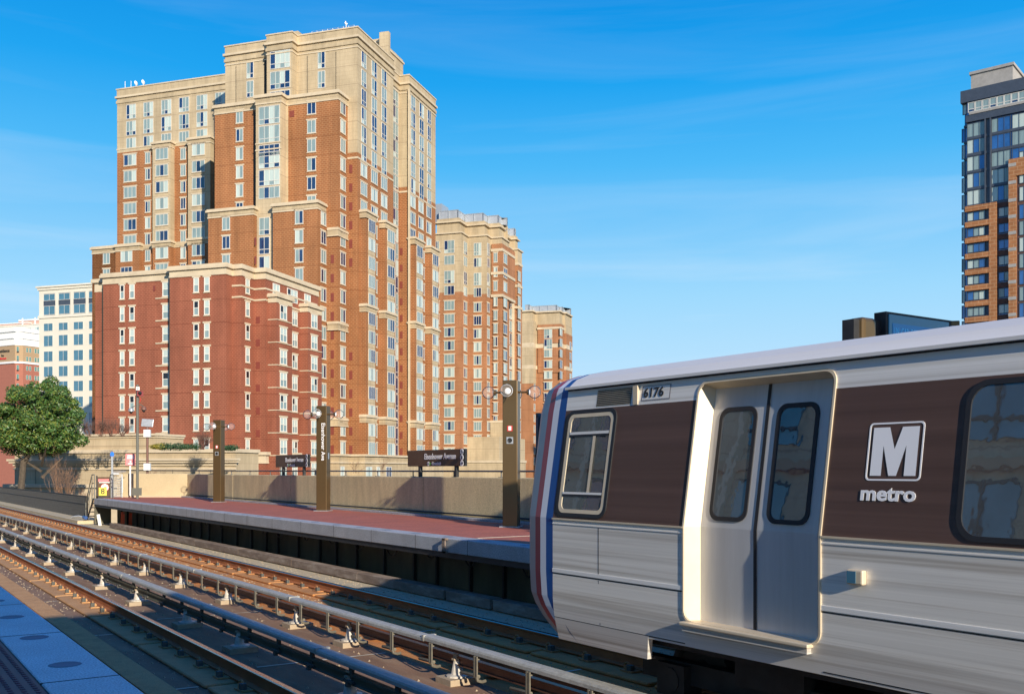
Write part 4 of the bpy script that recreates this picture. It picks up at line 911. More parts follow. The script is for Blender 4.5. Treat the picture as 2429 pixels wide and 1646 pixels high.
# parapet at the back of the platform
def wline(y): return 12.45
pa = empty('parapet_wall', (12.6, 20, PT), 'long buff concrete parapet behind the far platform, striped by pylon shadows', 'wall')
def wpiece(ya, yb, z0, z1, o0, o1, name, m):
    b = MB(); b.prism([(wline(ya)+o0, ya), (wline(ya)+o1, ya), (wline(yb)+o1, yb), (wline(yb)+o0, yb)], z0, z1); o = b.build(name, m, pa, (12.6,20,PT)); return o
jy = [-15, 4.0, 13.0, 22.75, 32.0, 38.0, 44.2]
for a, c in zip(jy, jy[1:]): bevel(wpiece(a+.015, c-.015, PT-.1, -.165, 0, .28, 'wall_panel', 'parapet'), .02, 2)
wpiece(-15, 44.2, PT-.1, -.2, .05, .2, 'wall_core', 'joint_shade_dark')
wpiece(-15, 44.2, PT-.1, PT+.05, -.26, -.005, 'base_kerb', 'granite')
b = MB(); b.tube((wline(-15)-.05, -15, PT+.11), (wline(44)-.05, 44.1, PT+.11), .022, n=6); b.build('conduit', 'steel_dark', pa, (12.6,20,PT))
ew = empty('end_wall', (11.2, 45.2, PT), 'pale sunlit concrete wall at the far end of the platform, beside the gate', 'wall')
b = MB(); b.prism([(9.95, 46.2), (12.46, 44.2), (12.7, 44.5), (10.15, 46.5)], PT-.6, -.14); o = b.build('wall_panel', 'parapet_end', ew, (11.2,45.2,PT)); bevel(o, .02, 2)
b = MB(); b.prism([(9.85, 46.08), (12.36, 44.08), (12.45, 44.19), (9.94, 46.19)], PT-.1, PT+.06); b.build('base_kerb', 'cream_trim', ew, (11.2,45.2,PT))
hr = empty('handrail', (12.6, 20, -.165), 'thin dark handrail on short posts along the top of the long parapet', 'handrail')
b = MB(); b.tube((wline(-15)+.14, -15, -.02), (wline(44)+.14, 44.2, -.02), .022, n=6); b.build('rail', 'handrail', hr, (12.6,20,-.165))
hp_ = MB(); hp_.tube((0,0,0), (0,0,.14), .016, n=6); hp_.box(-.05,.05,-.05,.05,0,.012); hpm = hp_.mesh('post', ['handrail'])
y = -13.0
while y < 44: inst(hpm, 'post', hr, (wline(y)+.14-12.6, y-20, 0)); y += 2.15
hr2 = empty('handrail', (11.2, 45.2, -.14), 'thin dark handrail over the pale end wall beyond the camera pole', 'handrail')
b = MB(); b.tube((9.6-11.2, 46.6-45.2, .14), (12.6-11.2, 44.3-45.2, .12), .018, n=6); b.build('rail', 'handrail', hr2)

# near platform: granite edge, tactile strip
npf = empty('near_platform', (1.31, 0, PT)); tag(npf, kind='structure')
b = MB(); b.box(-.416, 0, -12, 45, -.245, 0); o = b.build('granite_edge', 'granite_skylit', npf); bevel(o, .008, 1)
b = MB(); b.box(-1.05, -.43, -12, 45, -.3, 0.0); b.build('tactile_strip', 'tactile', npf)
b = MB(); b.box(-.43, -.416, -12, 45, -.3, -.006); b.build('strip_joint', 'joint_shade_dark', npf)
b = MB(); b.box(-9, -1.05, -30, 45, -.3, -.002); b.build('tile_surface', 'platform_tile', npf)
b = MB(); b.box(-9, -.12, -30, 45, -1.2, -.30); b.build('slab', 'under_dark', npf)
b = MB()
for i in range(10):
    for j in range(150):
        x = -1.02+.062*i; y = 4.2+.062*j; b.lathe((x, y, 0), [(.016,0),(.011,.005),(.001,.0055)], 6)
tag(b.build('tactile_domes', 'tactile', npf), kind='stuff')
for k in range(22): inst(dm, 'edge_light', npf, (-.21, 6.49+k*1.17-4*1.17, .001))

# joints between the granite edge stones
jm = MB(); jm.box(-.214, .0, -.006, .006, -.246, .0015); jmm = jm.mesh('stone_joint', ['joint_shade_dark'])
for k in range(24): inst(jmm, 'stone_joint', pf, (.213, 1.4+k*1.83, 0)).scale = (1.0, 1, 1); inst(jmm, 'stone_joint', pf, (.424, 1.4+k*1.83, 0))
for k in range(18): inst(jmm, 'stone_joint', npf, (-.001, .5+k*1.83, 0)); inst(jmm, 'stone_joint', npf, (-.206, .5+k*1.83, 0))
# walkway and fence beyond the platform
b = MB(); b.box(8.15, 9.3, 45.2, 230, DZ+.004, -2.13); o = b.build('walkway', 'deck_pale'); tag(o, kind='structure')
fn = empty('picket_fence', (8.9, 47, -2.13), 'black mesh picket fence beside the track, left of the platform stairs', 'fence')
b = MB(); y = 0
while y < 75:
    b.box(-.015, .015, y, y+.05, 0, .98); y += .125 if y < 40 else .2
b.build('pickets', 'steel_dark', fn)
b = MB(); b.box(-.02, .02, 0, 180, .96, 1.0); b.build('top_rail', 'steel_dark', fn)
b = MB(); b.box(-.02, .02, 0, 180, .60, .63); b.build('middle_rail', 'steel_dark', fn)
b = MB()
for k in range(8): b.box(-.008, .008, 0, 75, .08+k*.11, .095+k*.11)
b.build('mesh_wires', 'steel_dark', fn)
b = MB(); b.box(-.03, .03, 75, 180, .02, .95); b.build('far_pickets', 'steel_dark', fn)

# stairs at the platform end
st = empty('metal_stairs', (9.0, 44.4, -2.13), 'dark steel stair with handrails from the platform end down to the track walkway', 'stairs')
for k in range(5):
    b = MB(); b.box(-.35, .35, .1+k*.24, .34+k*.24, .93-k*.19-.02, .93-k*.19+.02); b.build('tread', 'steel_dark', st)
for x in (-.37, .37):
    b = MB(); b.tube((x,0,.95),(x,1.45,-.1),.03,n=6); b.build('stringer', 'steel_dark', st)
    b = MB(); b.path([(x,-.2,.95),(x,-.2,1.95),(x,.3,1.95),(x,1.6,.75),(x,1.6,0)],.02,6); b.path([(x,-.2,1.6),(x,.25,1.6),(x,1.6,.45)],.016,6)
    b.tube((x,.3,1.95),(x,.3,.8),.018,n=6); b.tube((x,.9,1.4),(x,.9,.3),.018,n=6); b.build('handrail', 'grey_pole', st)
b = MB(); b.box(-.36, .30, -.15, -.1, -.1, .9); b.build('riser_plate', 'under_dark', st)
# gate with warning panel
gt = empty('gate', (8.95, 45.0, PT), 'brown platform end gate panel with faded red warning and a no-walking disc', 'gate')
gx = lambda px: 45.0*(SY+((px-CX)/F)*CY)/(CY-((px-CX)/F)*SY) - 8.95
gz = lambda py: (HY-py)*42.5/F - PT
b = MB(); b.box(gx(231), gx(269), 0, .04, gz(1176), gz(1131)); b.build('panel', 'bronze_sign', gt)
b = MB(); b.box(gx(229), gx(270), -.03, .06, gz(1184), gz(1176)); b.box(gx(266), gx(269.5), -.03, .06, gz(1184), gz(1128)); b.box(gx(229), gx(231.5), -.03, .06, gz(1184), gz(1128)); b.build('gate_frame', 'steel_dark', gt)
b = MB(); b.box(gx(233), gx(263), -.012, 0, gz(1142), gz(1136)); b.build('red_strip', 'pink_faded', gt)
b = MB(); b.box(gx(235), gx(261), -.012, 0, gz(1145), gz(1143)); b.build('white_strip', 'white_paint', gt)
b = MB(); b.lathe((gx(248.5), -.005, gz(1156)), [(.001,.012),(.17,.012),(.17,0)], 24, axis=(0,-1,0)); b.build('disc_rim', 'red_paint', gt)
b = MB(); b.lathe((gx(248.5), -.008, gz(1156)), [(.001,.014),(.15,.014),(.15,0)], 24, axis=(0,-1,0)); b.build('disc_face', 'white_paint', gt)
b = MB(); c0 = Vector((gx(248.5), -.03, gz(1156))); b.tube(c0+Vector((-.01,0,.02)), c0+Vector((.03,0,-.05)), .022, n=6); b.sphere(c0+Vector((-.04,0,.09)), .022, 8); b.tube(c0+Vector((-.01,0,.02)), c0+Vector((.09,0,.0)), .012, n=5); b.tube(c0+Vector((.03,0,-.05)), c0+Vector((.08,0,-.10)), .014, n=5); b.tube(c0+Vector((.03,0,-.05)), c0+Vector((-.03,0,-.10)), .014, n=5); b.build('walking_figure', 'black', gt)
ns = empty('number_sign', (8.95, 44.9, PT), 'small square yellow sign with a black 8 on the gate panel', 'sign')
b = MB(); b.box(gx(233.5), gx(252), .0, .02, gz(1175), gz(1156)); b.build('plate', 'yellow', ns)
text('8', .34, 'black', (gx(242.7), -.004, gz(1165.5)), (1,0,0), (0,0,1), ns, 'numeral', align='CENTER', bold=.004)
bl = empty('blue_light_pole', (8.95+gx(265.5), 44.95, PT), 'slim grey pole topped by a blue emergency lamp beside the gate', 'pole')
b = MB(); b.tube((0,0,0),(0,0,1.62),.045,n=8); b.box(-.04,.28,-.02,.02,1.0,1.06); b.build('pole', 'galv', bl)
b = MB(); b.tube((0,0,1.62),(0,0,1.78),.05,n=8); b.build('lamp_base', 'galv', bl)
b = MB(); b.lathe((0,0,1.78), [(.075,0),(.08,.08),(.065,.15),(.001,.19)], 12); b.build('lamp_lens', 'beacon_blue', bl)
mg = empty('mesh_gate', (8.95+gx(268), 45.2, PT), 'narrow grey mesh gate leaf between the gate post and the end wall', 'gate')
b = MB(); W_ = .42; b.tube((0,0,0),(0,0,1.1),.02,n=6); b.tube((W_,0,0),(W_,0,1.0),.02,n=6); b.tube((0,0,1.1),(W_+.15,0,1.12),.02,n=6); b.tube((0,0,.04),(W_,0,.04),.015,n=5)
for k in range(9): b.tube((.04+k*.045,0,.05),(.04+k*.045,0,1.05),.006,n=4)
for k in range(9): b.tube((0,0,.12+k*.11),(W_,0,.12+k*.11),.006,n=4)
b.build('gate_leaf', 'galv', mg)
ps = empty('warning_sign', (8.95+gx(309), 45.0, PT), 'faded pink and white warning sign on a white post at the platform end', 'sign')
b = MB(); b.box(-.03,.03,-.02,.02,.08,1.42); b.build('post', 'white_paint', ps)
b = MB(); b.box(-.2,.2,-.05,-.02,1.38,1.88); b.build('plate', 'pink_faded', ps)
for i, (w_, z_) in enumerate(((.26,1.81),(.26,1.75),(.28,1.69),(.06,1.57),(.05,1.53),(.22,1.46))):
    b = MB(); b.box(-w_/2,w_/2,-.056,-.05,z_-.02,z_+.02); b.build('text_line', 'white_paint', ps)
vp = empty('wall_plate', (8.95+gx(297), 45.6, PT+.12), 'small narrow white vertical plate on the end wall beside the mesh gate', 'plate')
b = MB(); b.box(-.04,.04,-.01,.01,.1,.75); b.build('plate', 'white_paint', vp)
# camera pole
cp_ = empty('camera_pole', (10.0, 42.7, PT), 'tall dark pole with two dome cameras and a dark red beacon, on the platform', 'pole')
b = MB(); b.tube((0,0,0),(0,0,4.7),.055,n=10); b.build('pole', 'grey_pole', cp_)
rt = Vector((CY, -SY, 0)); bk_ = Vector((-SY, -CY, 0))
b = MB(); p0 = rt*.0+bk_*.07; q_ = [p0+rt*-.2, p0+rt*.2, p0+rt*.2+Vector((0,0,.31)), p0+rt*-.2+Vector((0,0,.31))]
i_ = [tuple(v+Vector((0,0,.14))) for v in q_]; b.quad(i_); b.quad([tuple(Vector(v)-bk_*.015) for v in i_][::-1]); b.build('access_plate', 'grey_pole', cp_)
for s_, zz_ in ((-1, 3.62), (1, 3.68)):
    b = MB(); e_ = rt*s_*.26; b.path([(0,0,zz_+.15), tuple(rt*s_*.12+Vector((0,0,zz_+.2))), tuple(e_+Vector((0,0,zz_+.12)))], .018, 6); b.build('camera_arm', 'grey_pole', cp_)
    dc = empty('dome_camera', tuple(e_+Vector((0,0,zz_)))); dc.parent = cp_
    b = MB(); b.lathe((0,0,-.02), [(.001,.15),(.08,.12),(.11,.04),(.11,0),(.001,0)], 14); b.build('housing', 'galv' if s_ < 0 else 'brown_pole', dc)
    b = MB(); b.lathe((0,0,-.02), [(.07,0),(.065,-.05),(.03,-.09),(.001,-.1)], 14); b.build('dome', 'black', dc)
b = MB(); e_ = rt*.13+bk_*.08; b.box(e_.x-.12, e_.x+.12, e_.y-.06, e_.y+.04, 4.22, 4.43); b.build('beacon_plate', mat('dark red enamel', (.22,.012,.016), .5), cp_)
b = MB(); b.sphere((e_.x-.02, e_.y-.09, 4.34), .075, 12); b.build('beacon_lens', 'black', cp_)
b = MB(); b.box(e_.x-.16, e_.x-.02, e_.y-.04, e_.y, 4.46, 4.60); b.build('number_plate', 'white_paint', cp_)
text('2', .13, 'black', (e_.x-.10, e_.y-.05, 4.53), (1,0,0), (0,0,1), cp_, 'numeral', align='CENTER')
b = MB(); b.path([tuple(rt*(.06+.08*math.sin(a))+Vector((0,0,4.08-.10*math.cos(a)))) for a in [x*.5 for x in range(9)]], .01, 5); b.build('cable_loop', 'red_paint', cp_)
# pole with white boxes behind the end wall
x_, y_ = rd2w(-.3662*50, 50); wp = empty('equipment_pole', (x_, y_, -1.2), 'brown pole carrying two white boxes and a tilted white panel, behind the end wall', 'pole')
b = MB(); b.tube((0,0,0),(0,0,3.4),.06,n=8); b.build('pole', 'brown_pole', wp)
for zz_ in (1.17, 2.86): b = MB(); b.box(-.15,.17,-.16,.05,zz_,zz_+.38); o = b.build('white_box', 'white_paint', wp); o.rotation_euler.z = -R(YAW); bevel(o, .02, 2)
b = MB(); b.box(-.30,.30,-.03,.03,-.20,.20); o = b.build('tilted_panel', 'galv', wp, loc=(0,0,3.58)); o.rotation_euler = (R(-12), R(3), -R(YAW)); bevel(o, .02, 2)

# small things below the platform end
r = empty('white_post', (8.75, 43.6, DZ), 'short white leaning post beside the end of the timber kerb', 'post')
b = MB(); b.prism([(-.06,-.02),(.06,-.02),(.06,.02),(-.06,.02)], 0, .62); o = b.build('post', 'white_paint', r); o.rotation_euler.y = R(-9)
r = empty('debris_net', (9.3, 41.8, DZ+.25), 'torn orange mesh hanging in the dark under the platform end', 'net')
for a, w_ in ((0, .75), (-1.2, .5)):
    b = MB(); n_ = 6
    for i in range(n_): b.quad([(.03*math.sin(i*2.1), a+w_*i/n_, 0), (.03*math.sin(i*2.1+2), a+w_*(i+1)/n_, .03), (.03*math.sin(i*1.1+2), a+w_*(i+1)/n_, .48), (.03*math.sin(i*1.1), a+w_*i/n_, .5)])
    b.build('mesh_sheet', 'orange_tarp', r)
r = empty('water_hose', (8.5, 46.3, -2.13), 'white hose with a blue valve lying on the walkway edge near the stairs', 'hose')
b = MB(); b.path([(0,-.6,.12),(-.05,.2,.14),(-.1,.9,.1),(-.12,1.6,.02)], .035, 6); b.build('hose', 'white_paint', r); b = MB(); b.tube((0,-1.0,.12),(0,-.55,.12),.075,n=8); b.build('valve', 'stripe_blue', r)

# ------------------------------------------------------------------ lamp pylons
DN = Vector((-.7071, -.7071, 0)); DR = Vector((.7071, -.7071, 0)); UPV = Vector((0,0,1))
def pylon(y, label, variant, x=11.5):
    h = 3.03; hw = .157
    r = empty('lamp_pylon', (x, y, PT), label, 'lamp pylon', 'lamp pylons along the far platform')
    b = MB(); P = [DN*hw+DR*hw, DN*-hw+DR*hw, DN*-hw-DR*hw, DN*hw-DR*hw]
    b.prism([(p.x, p.y) for p in P], .0, h); o = b.build('column', 'bronze', r); bevel(o, .012, 2)
    b = MB(); b.prism([(p.x*1.35, p.y*1.35) for p in P], -.002, .018); b.build('base_plate', 'galv', r)
    for d in (DN, DR, -DN, -DR):
        a = empty('globe_lamp', tuple(d*hw + Vector((0,0,2.79)))); a.parent = r
        b = MB(); b.tube((0,0,0), tuple(d*.19), .022, n=8); b.lathe(tuple(d*.17), [(.001,0),(.055,0),(.062,.05),(.001,.05)], 12, axis=d); b.build('arm', 'bronze', a)
        b = MB(); b.lathe(tuple(d*.222), [(.001,.02),(.03,.018),(.058,.004),(.064,-.002)], 16, axis=d); b.build('reflector', 'lamp_face', a)
        b = MB(); b.sphere(tuple(d*.33), .133, 20); b.build('globe', 'globe', a, smooth=True)
    fc = DN*(hw+.004)
    if variant == 'speaker':
        b = MB(); c0 = fc - DR*.0; 
        q_ = lambda w_, z0_, z1_, off=0: [tuple(fc+DN*off-DR*w_+UPV*z0_), tuple(fc+DN*off+DR*w_+UPV*z0_), tuple(fc+DN*off+DR*w_+UPV*z1_), tuple(fc+DN*off-DR*w_+UPV*z1_)]
        b.quad(q_(.055, 1.98, 2.09, .004)); b.build('red_call_box', 'red_paint', r)
        b = MB(); b.quad([tuple(Vector(p)+DN*.004) for p in q_(.03, 1.995, 2.08, .004)]); b.build('call_box_label', 'white_paint', r)
        b = MB(); b.quad(q_(.07, 1.72, 1.86, .006)); b.build('speaker_plate', 'galv', r)
        b = MB(); b.lathe(tuple(fc+UPV*1.79), [(.001,.012),(.035,.012),(.05,.02),(.05,0)], 14, axis=DN); b.build('speaker_cone', 'black', r)
    else:
        text('Eisenhower Ave', .165, 'white_enamel', tuple(fc+DR*.055+UPV*2.54), (0,0,-1), tuple(DR), r, 'lettering', ext=.002, bold=.001)
        b = MB(); b.quad([tuple(DR*(hw+.004)+DN*s*.05+UPV*z) for s, z in ((1,1.5),(-1,1.5),(-1,1.68),(1,1.68))]); b.build('notice', 'galv', r)
    return r
pylon(36.7, 'smallest lamp pylon, left one with a red box, before the red brick block', 'speaker')
pylon(27.0, 'middle lamp pylon with white Eisenhower Ave lettering', 'text')
pylon(17.2, 'largest lamp pylon, right one beside the train nose', 'speaker')
pylon(7.4, 'lamp pylon almost hidden behind the train roof, only its brown top showing', 'text')
pylon(46.5-.1, '', 'speaker') if False else None

# ------------------------------------------------------------------ station name signs
def station_sign(y0, y1, label):
    x = wline(y0)+.05; r = empty('station_sign', (x, (y0+y1)/2, -.165), label, 'sign', 'station name signs on the parapet')
    z0, z1 = .105+.165, .525+.165; L_ = y1-y0; h = z1-z0
    b = MB(); b.box(-.05, .05, -L_/2+.11, L_/2, z0, z1); o = b.build('board', 'bronze_sign', r); bevel(o, .01, 2)
    b = MB(); b.box(-.035, .035, -L_/2-.02, -L_/2+.11, z0, z1); b.build('end_cap', 'black', r)
    for q in (L_/2-.62, -L_/2+.42): b = MB(); b.box(-.04, .04, q-.045, q+.045, 0, z0); b.build('post', 'steel_dark', r)
    rg = (0,-1,0); up = (0,0,1)
    text('Eisenhower Avenue', .205, 'white_enamel', (-.056, .52, z0+h*.58), rg, up, r, 'lettering', bold=.004, sx=.97)
    text('Greenbelt', .115, 'white_enamel', (-.056, .12, z0+h*.16), rg, up, r, 'small_lettering', bold=.003)
    b = MB(); b.lathe((-.05, .31, z0+h*.16), [(.001,.006),(.055,.006),(.055,0)], 16, axis=(-1,0,0)); b.build('white_disc', 'white_enamel', r)
    text('G', .085, 'black', (-.059, .31, z0+h*.16), rg, up, r, 'small_lettering', align='CENTER')
    b = MB(); b.quad([(-.058,.215,z0+h*.16-.04),(-.058,.165,z0+h*.16),(-.058,.215,z0+h*.16+.04),(-.058,.265,z0+h*.16)]); b.build('line_dot', 'green_dot', r)
    for k, s_ in enumerate(('k', 'i', 'a')):
        zc = z0 + h*(.84-.34*k); yc = -L_/2+.08
        b = MB(); b.lathe((-.05, yc, zc), [(.001,.008),(.073,.008),(.073,0)], 18, axis=(-1,0,0)); b.build('symbol_disc', 'white_enamel', r)
        b = MB(); X = -.060
        def pl_(pts, w=.008):
            b.path([(X, yc-p[0], zc+p[1]) for p in pts], w, 4)
        if k == 0: pl_([(-.01,.045),(-.01,0),(.02,0),(.035,-.035)]); b.path([(X, yc-.038*math.sin(a)+.008, zc-.02-.032*math.cos(a)) for a in [.2+x*.5 for x in range(9)]], .006, 4)
        elif k == 1: b.box(X-.003, X, yc-.028, yc+.028, zc-.04, zc+.02); pl_([(-.012,.03),(-.012,.05)]); pl_([(.012,.03),(.012,.05)])
        else: pl_([(-.045,0),(.04,0)]); pl_([(.01,.032),(.042,0),(.01,-.032)])
        b.build('symbol', 'black', r)
station_sign(20.7, 23.6, 'larger brown Eisenhower Avenue sign with white symbols, left of the largest pylon')
station_sign(30.5, 33.4, 'smaller brown Eisenhower Avenue sign, just left of the lettered middle pylon')

# ------------------------------------------------------------------ train destination display
ds = empty('destination_display', (10.6, 7.35, PT), 'blue train destination display with a brown housing above the train roof', 'display')
b = MB(); b.box(9.66-10.6, 9.92-10.6, -.13, .10, 2.2, 2.93); o = b.build('housing', 'bronze', ds); bevel(o, .05, 3)
b = MB(); b.box(9.56-10.6, 9.66-10.6, -.08, .08, 2.2, 2.90); b.build('housing_side', 'steel_dark', ds)
b = MB(); b.box(9.93-10.6, 10.12-10.6, -.03, .08, 2.25, 2.93); b.build('bracket', 'steel_dark', ds)
b = MB(); b.box(10.12-10.6, 11.44-10.6, -.10, .06, 2.3, 3.03); b.build('case', 'steel_dark', ds)
b = MB(); b.box(10.17-10.6, 11.36-10.6, -.112, -.10, 2.33, 3.0); b.build('screen', 'screen', ds)
b = MB(); b.box(10.23-10.6, 11.2-10.6, -.118, -.112, 2.36, 2.90); b.build('lit_area', mat('display lit area', (.012,.07,.18), .2, emit=(.004,.05,.15,1)), ds)
text('LN  CAR  DESTINATION  MIN', .135, 'screen_text', (10.25-10.6, -.121, 2.80), (1,0,0), (0,0,1), ds, 'lettering', sx=.55)
b = MB(); b.tube((.1,.2,0),(.1,.2,2.4),.05,n=8); b.build('post', 'bronze', ds)

# ================================================================== THE TRAIN
TC = 7.11                                   # centre line
tr = empty('metro_train', (TC, 0, RT), 'silver metro train with brown stripe and big white M, right side', 'train')
TO = (TC, 0, RT)
def xs(z):                                  # near side of the body at height z
    if z > -.45: return 5.58 + .19*(z+.45)/1.22
    if z > -1.2: return 5.58
    return 5.58 + .07*((-1.2-z)/.39)**1.6
def SP(y, z, off=0): return (xs(z)-off, y, z)
YN, YEND = 7.64, -14.7
leafs = [(4.64, 5.80), (-3.9, -2.74), (-12.3, -11.14)]; doors = [(a-.12, b+.06) for a, b in leafs]
zs = [-1.41, -1.30, -1.20, -.97, -.70, -.45, -.1, .25, .57, .705, .755]
ysplit = sorted({YEND, YN} | {v for d in doors for v in d} | {y for y in [YEND+i*1.0 for i in range(1, 22)] if not any(d[0]-.3 < y < d[1]+.3 for d in doors)})
ba, bw_ = MB(), MB(); bws = [bw_]
for ya, yb in zip(ysplit, ysplit[1:]):
    door = any(abs(ya-d[0]) < 1e-6 for d in doors)
    if door: bw_ = MB(); bws.append(bw_)
    for za, zb in zip(zs, zs[1:]):
        if door and za >= -1.21 and zb <= .72: continue
        q = [(xs(za), yb, za), (xs(za), ya, za), (xs(zb), ya, zb), (xs(zb), yb, zb)]
        if -.451 < za and zb < .571: bw_.quad(q)
        else: ba.quad(q, 0 if za < -.97 - 1e-6 or za < -.6 else 1)
bt_ = MB()
ROOF = [(1.385,.765),(1.385,.785),(1.33,.80),(1.24,.875),(1.08,.935),(.85,.98),(.45,1.03),(0,1.05)]
full = [(TC-h, z) for h, z in ROOF] + [(TC+h, z) for h, z in ROOF[-2::-1]]
n = len(full); i0 = len(bt_.v)
bt_.v += [(x, YN, z) for x, z in full] + [(x, YEND, z) for x, z in full]
for k in range(n-1): bt_.f.append((i0+k, i0+n+k, i0+n+k+1, i0+k+1)); bt_.m.append(0)
bt_.build('roof', ['roof_alu'], tr, TO)
# far side, floor, rear end
fs = [(2*TC-xs(z), z) for z in zs]
for (xa, za), (xb, zb) in zip(fs, fs[1:]): ba.quad([(xa, YEND, za), (xa, YN, za), (xb, YN, zb), (xb, YEND, zb)], 1)
ba.quad([(xs(-1.41), YEND, -1.41), (xs(-1.41), YN, -1.41), (2*TC-xs(-1.41), YN, -1.41), (2*TC-xs(-1.41), YEND, -1.41)], 0)
ba.quad([(xs(-1.41), YEND, -1.41), (2*TC-xs(-1.41), YEND, -1.41), (2*TC-xs(.755), YEND, .755), (xs(.755), YEND, .755)], 1)
# inner blackness behind doors: a floor and partition are not seen; the shell is closed by the door leaves
ba.build('body_shell', ['alu_low', 'alu'], tr, TO); [q.build('brown_side_stripe', ['train_brown'], tr, TO) for q in bws]
# gutter, belt rail, seams
def strip(z0, z1, off, m, name, ya=YEND, yb=YN, thick=.012, breaks=True):
    b = MB(); segs = [(ya, yb)]
    if breaks:
        segs = []; c = ya
        for d0, d1 in sorted(doors):
            if d1 < ya or d0 > yb: continue
            segs.append((c, d0-.01)); c = d1+.01
        segs.append((c, yb))
    for a, c in segs:
        if c-a < .05: continue
        b = MB(); b.prism([(xs(z0)-off, a), (xs(z0)+.01, a), (xs(z0)+.01, c), (xs(z0)-off, c)], z0, z1); b.build(name, m, tr, TO)
strip(.757, .768, .008, 'rubber', 'gutter_black_line', breaks=False)  # thin black line along the side just under the gutter
b = MB(); b.prism([(xs(.76)-.045, YEND), (xs(.76)+.02, YEND), (xs(.76)+.02, YN), (xs(.76)-.045, YN)], .768, .792); b.build('gutter', 'roof_alu', tr, TO)
strip(-.505, -.495, .006, 'alu', 'belt_rail'); strip(-.462, -.448, .012, 'alu_jamb', 'belt_rail')
strip(-.960, -.925, .006, 'alu', 'belt_rail'); strip(-.975, -.966, .002, 'rubber', 'seam'); strip(-1.392, -1.384, .002, 'rubber', 'seam')
for y_ in (6.95, 2.6, .4, -1.4, -5.2, -7.6):
    for za, zb in ((-.955, -.51), (-1.38, -.98)):
        b = MB(); b.quad([SP(y_+.004, za, .0015), SP(y_-.004, za, .0015), SP(y_-.004, zb, .0015), SP(y_+.004, zb, .0015)]); b.build('panel_seam', 'rubber', tr, TO)
# front skirt lower than the rest
b = MB(); q = [(xs(-1.39)-.002, 6.31, -1.39), (xs(-1.39)-.002, YN, -1.39), (xs(-1.6), YN, -1.6), (xs(-1.6), 6.38, -1.6)]
b.quad(q); b.quad([(x+.03, y, z) for x, y, z in q][::-1]); b.quad([q[0], q[3], (q[3][0]+.05, q[3][1], q[3][2]), (q[0][0]+.05, q[0][1], q[0][2])]); b.quad([(xs(-1.6),6.38,-1.6),(xs(-1.6),YN,-1.6),(xs(-1.6)+.1,YN,-1.6),(xs(-1.6)+.1,6.38,-1.6)]); b.build('front_skirt', 'alu_low', tr, TO)
# nose
loop = [(TC-xs(z), z) for z in (-1.6, -1.5, -1.41, -1.3, -1.2, -.97, -.7, -.45, 0, .3, .57, .755)] + [(h, z) for h, z in ROOF[2:]]
stn = [(0, YN), (0.004, 7.755), (.012, 7.86), (.028, 7.965), (.08, 8.13), (.18, 8.28), (.36, 8.40), (.7, 8.48), (1.15, 8.51)]
nb = MB(); L2_ = []
for s_, y in stn:
    row = []
    for sg in (-1, 1):
        pts = []
        for h, z in loop:
            k = (1.53-s_)/1.53; yy = y
            if z < -1.1: yy -= .42*((-1.1-z)/.5)**1.8
            if z > .6: yy -= .22*((z-.6)/.52)**2*(y-YN+.1)*3
            zz = z - (s_*.05 if z > .75 else 0)
            if y == YN and z > .6: yy = YN
            if y == YN and z < -1.1: yy = YN - .30*((-1.1-z)/.5)**1.8
            pts.append((TC + sg*h*k, yy, zz))
        row.append(pts)
    L2_.append(row[0] + row[1][::-1][1:])
mN = [2, 1, 0, 3, 3, 3, 3, 3]
for r0, r1, m_ in zip(L2_, L2_[1:], mN):
    for k in range(len(r0)-1): nb.quad([r0[k], r1[k], r1[k+1], r0[k+1]][::-1], m_)
nb.quad(L2_[-1], 3)
o = nb.build('nose', ['stripe_red', 'stripe_white', 'stripe_blue', 'nose_grey'], tr, TO, smooth=True)
es = o.modifiers.new('edge', 'EDGE_SPLIT'); es.split_angle = R(50)
b = MB(); b.box(TC-1.1, TC+1.1, 8.49, 8.53, -.3, .6); b.build('windscreen', 'train_glass', tr, TO)
# surface patches on the side
def rr(y0, y1, z0, z1, r, n=6):
    pts = []
    for q_, (cy, cz, a0) in enumerate(((y1-r, z1-r, 0), (y0+r, z1-r, 90), (y0+r, z0+r, 180), (y1-r, z0+r, 270))):
        for k in range(n+1):
            a = R(a0+90*k/n); pts.append((cy+r*math.cos(a), cz+r*math.sin(a)))
        if z0 < -.6 and z1 > -.3:
            if q_ == 1: pts.append((y0, -.45))
            if q_ == 3: pts.append((y1, -.45))
    return pts
def ring(b, o, i, off0, off1, m=0, base=0.0):
    n = len(o)
    for k in range(n):
        j = (k+1) % n
        b.quad([SP(*o[k], off1+base), SP(*o[j], off1+base), SP(*i[j], off1+base), SP(*i[k], off1+base)], m)
        b.quad([SP(*o[k], off0+base), SP(*o[j], off0+base), SP(*o[j], off1+base), SP(*o[k], off1+base)], m)
        b.quad([SP(*i[k], off1+base), SP(*i[j], off1+base), SP(*i[j], off0+base), SP(*i[k], off0+base)], m)
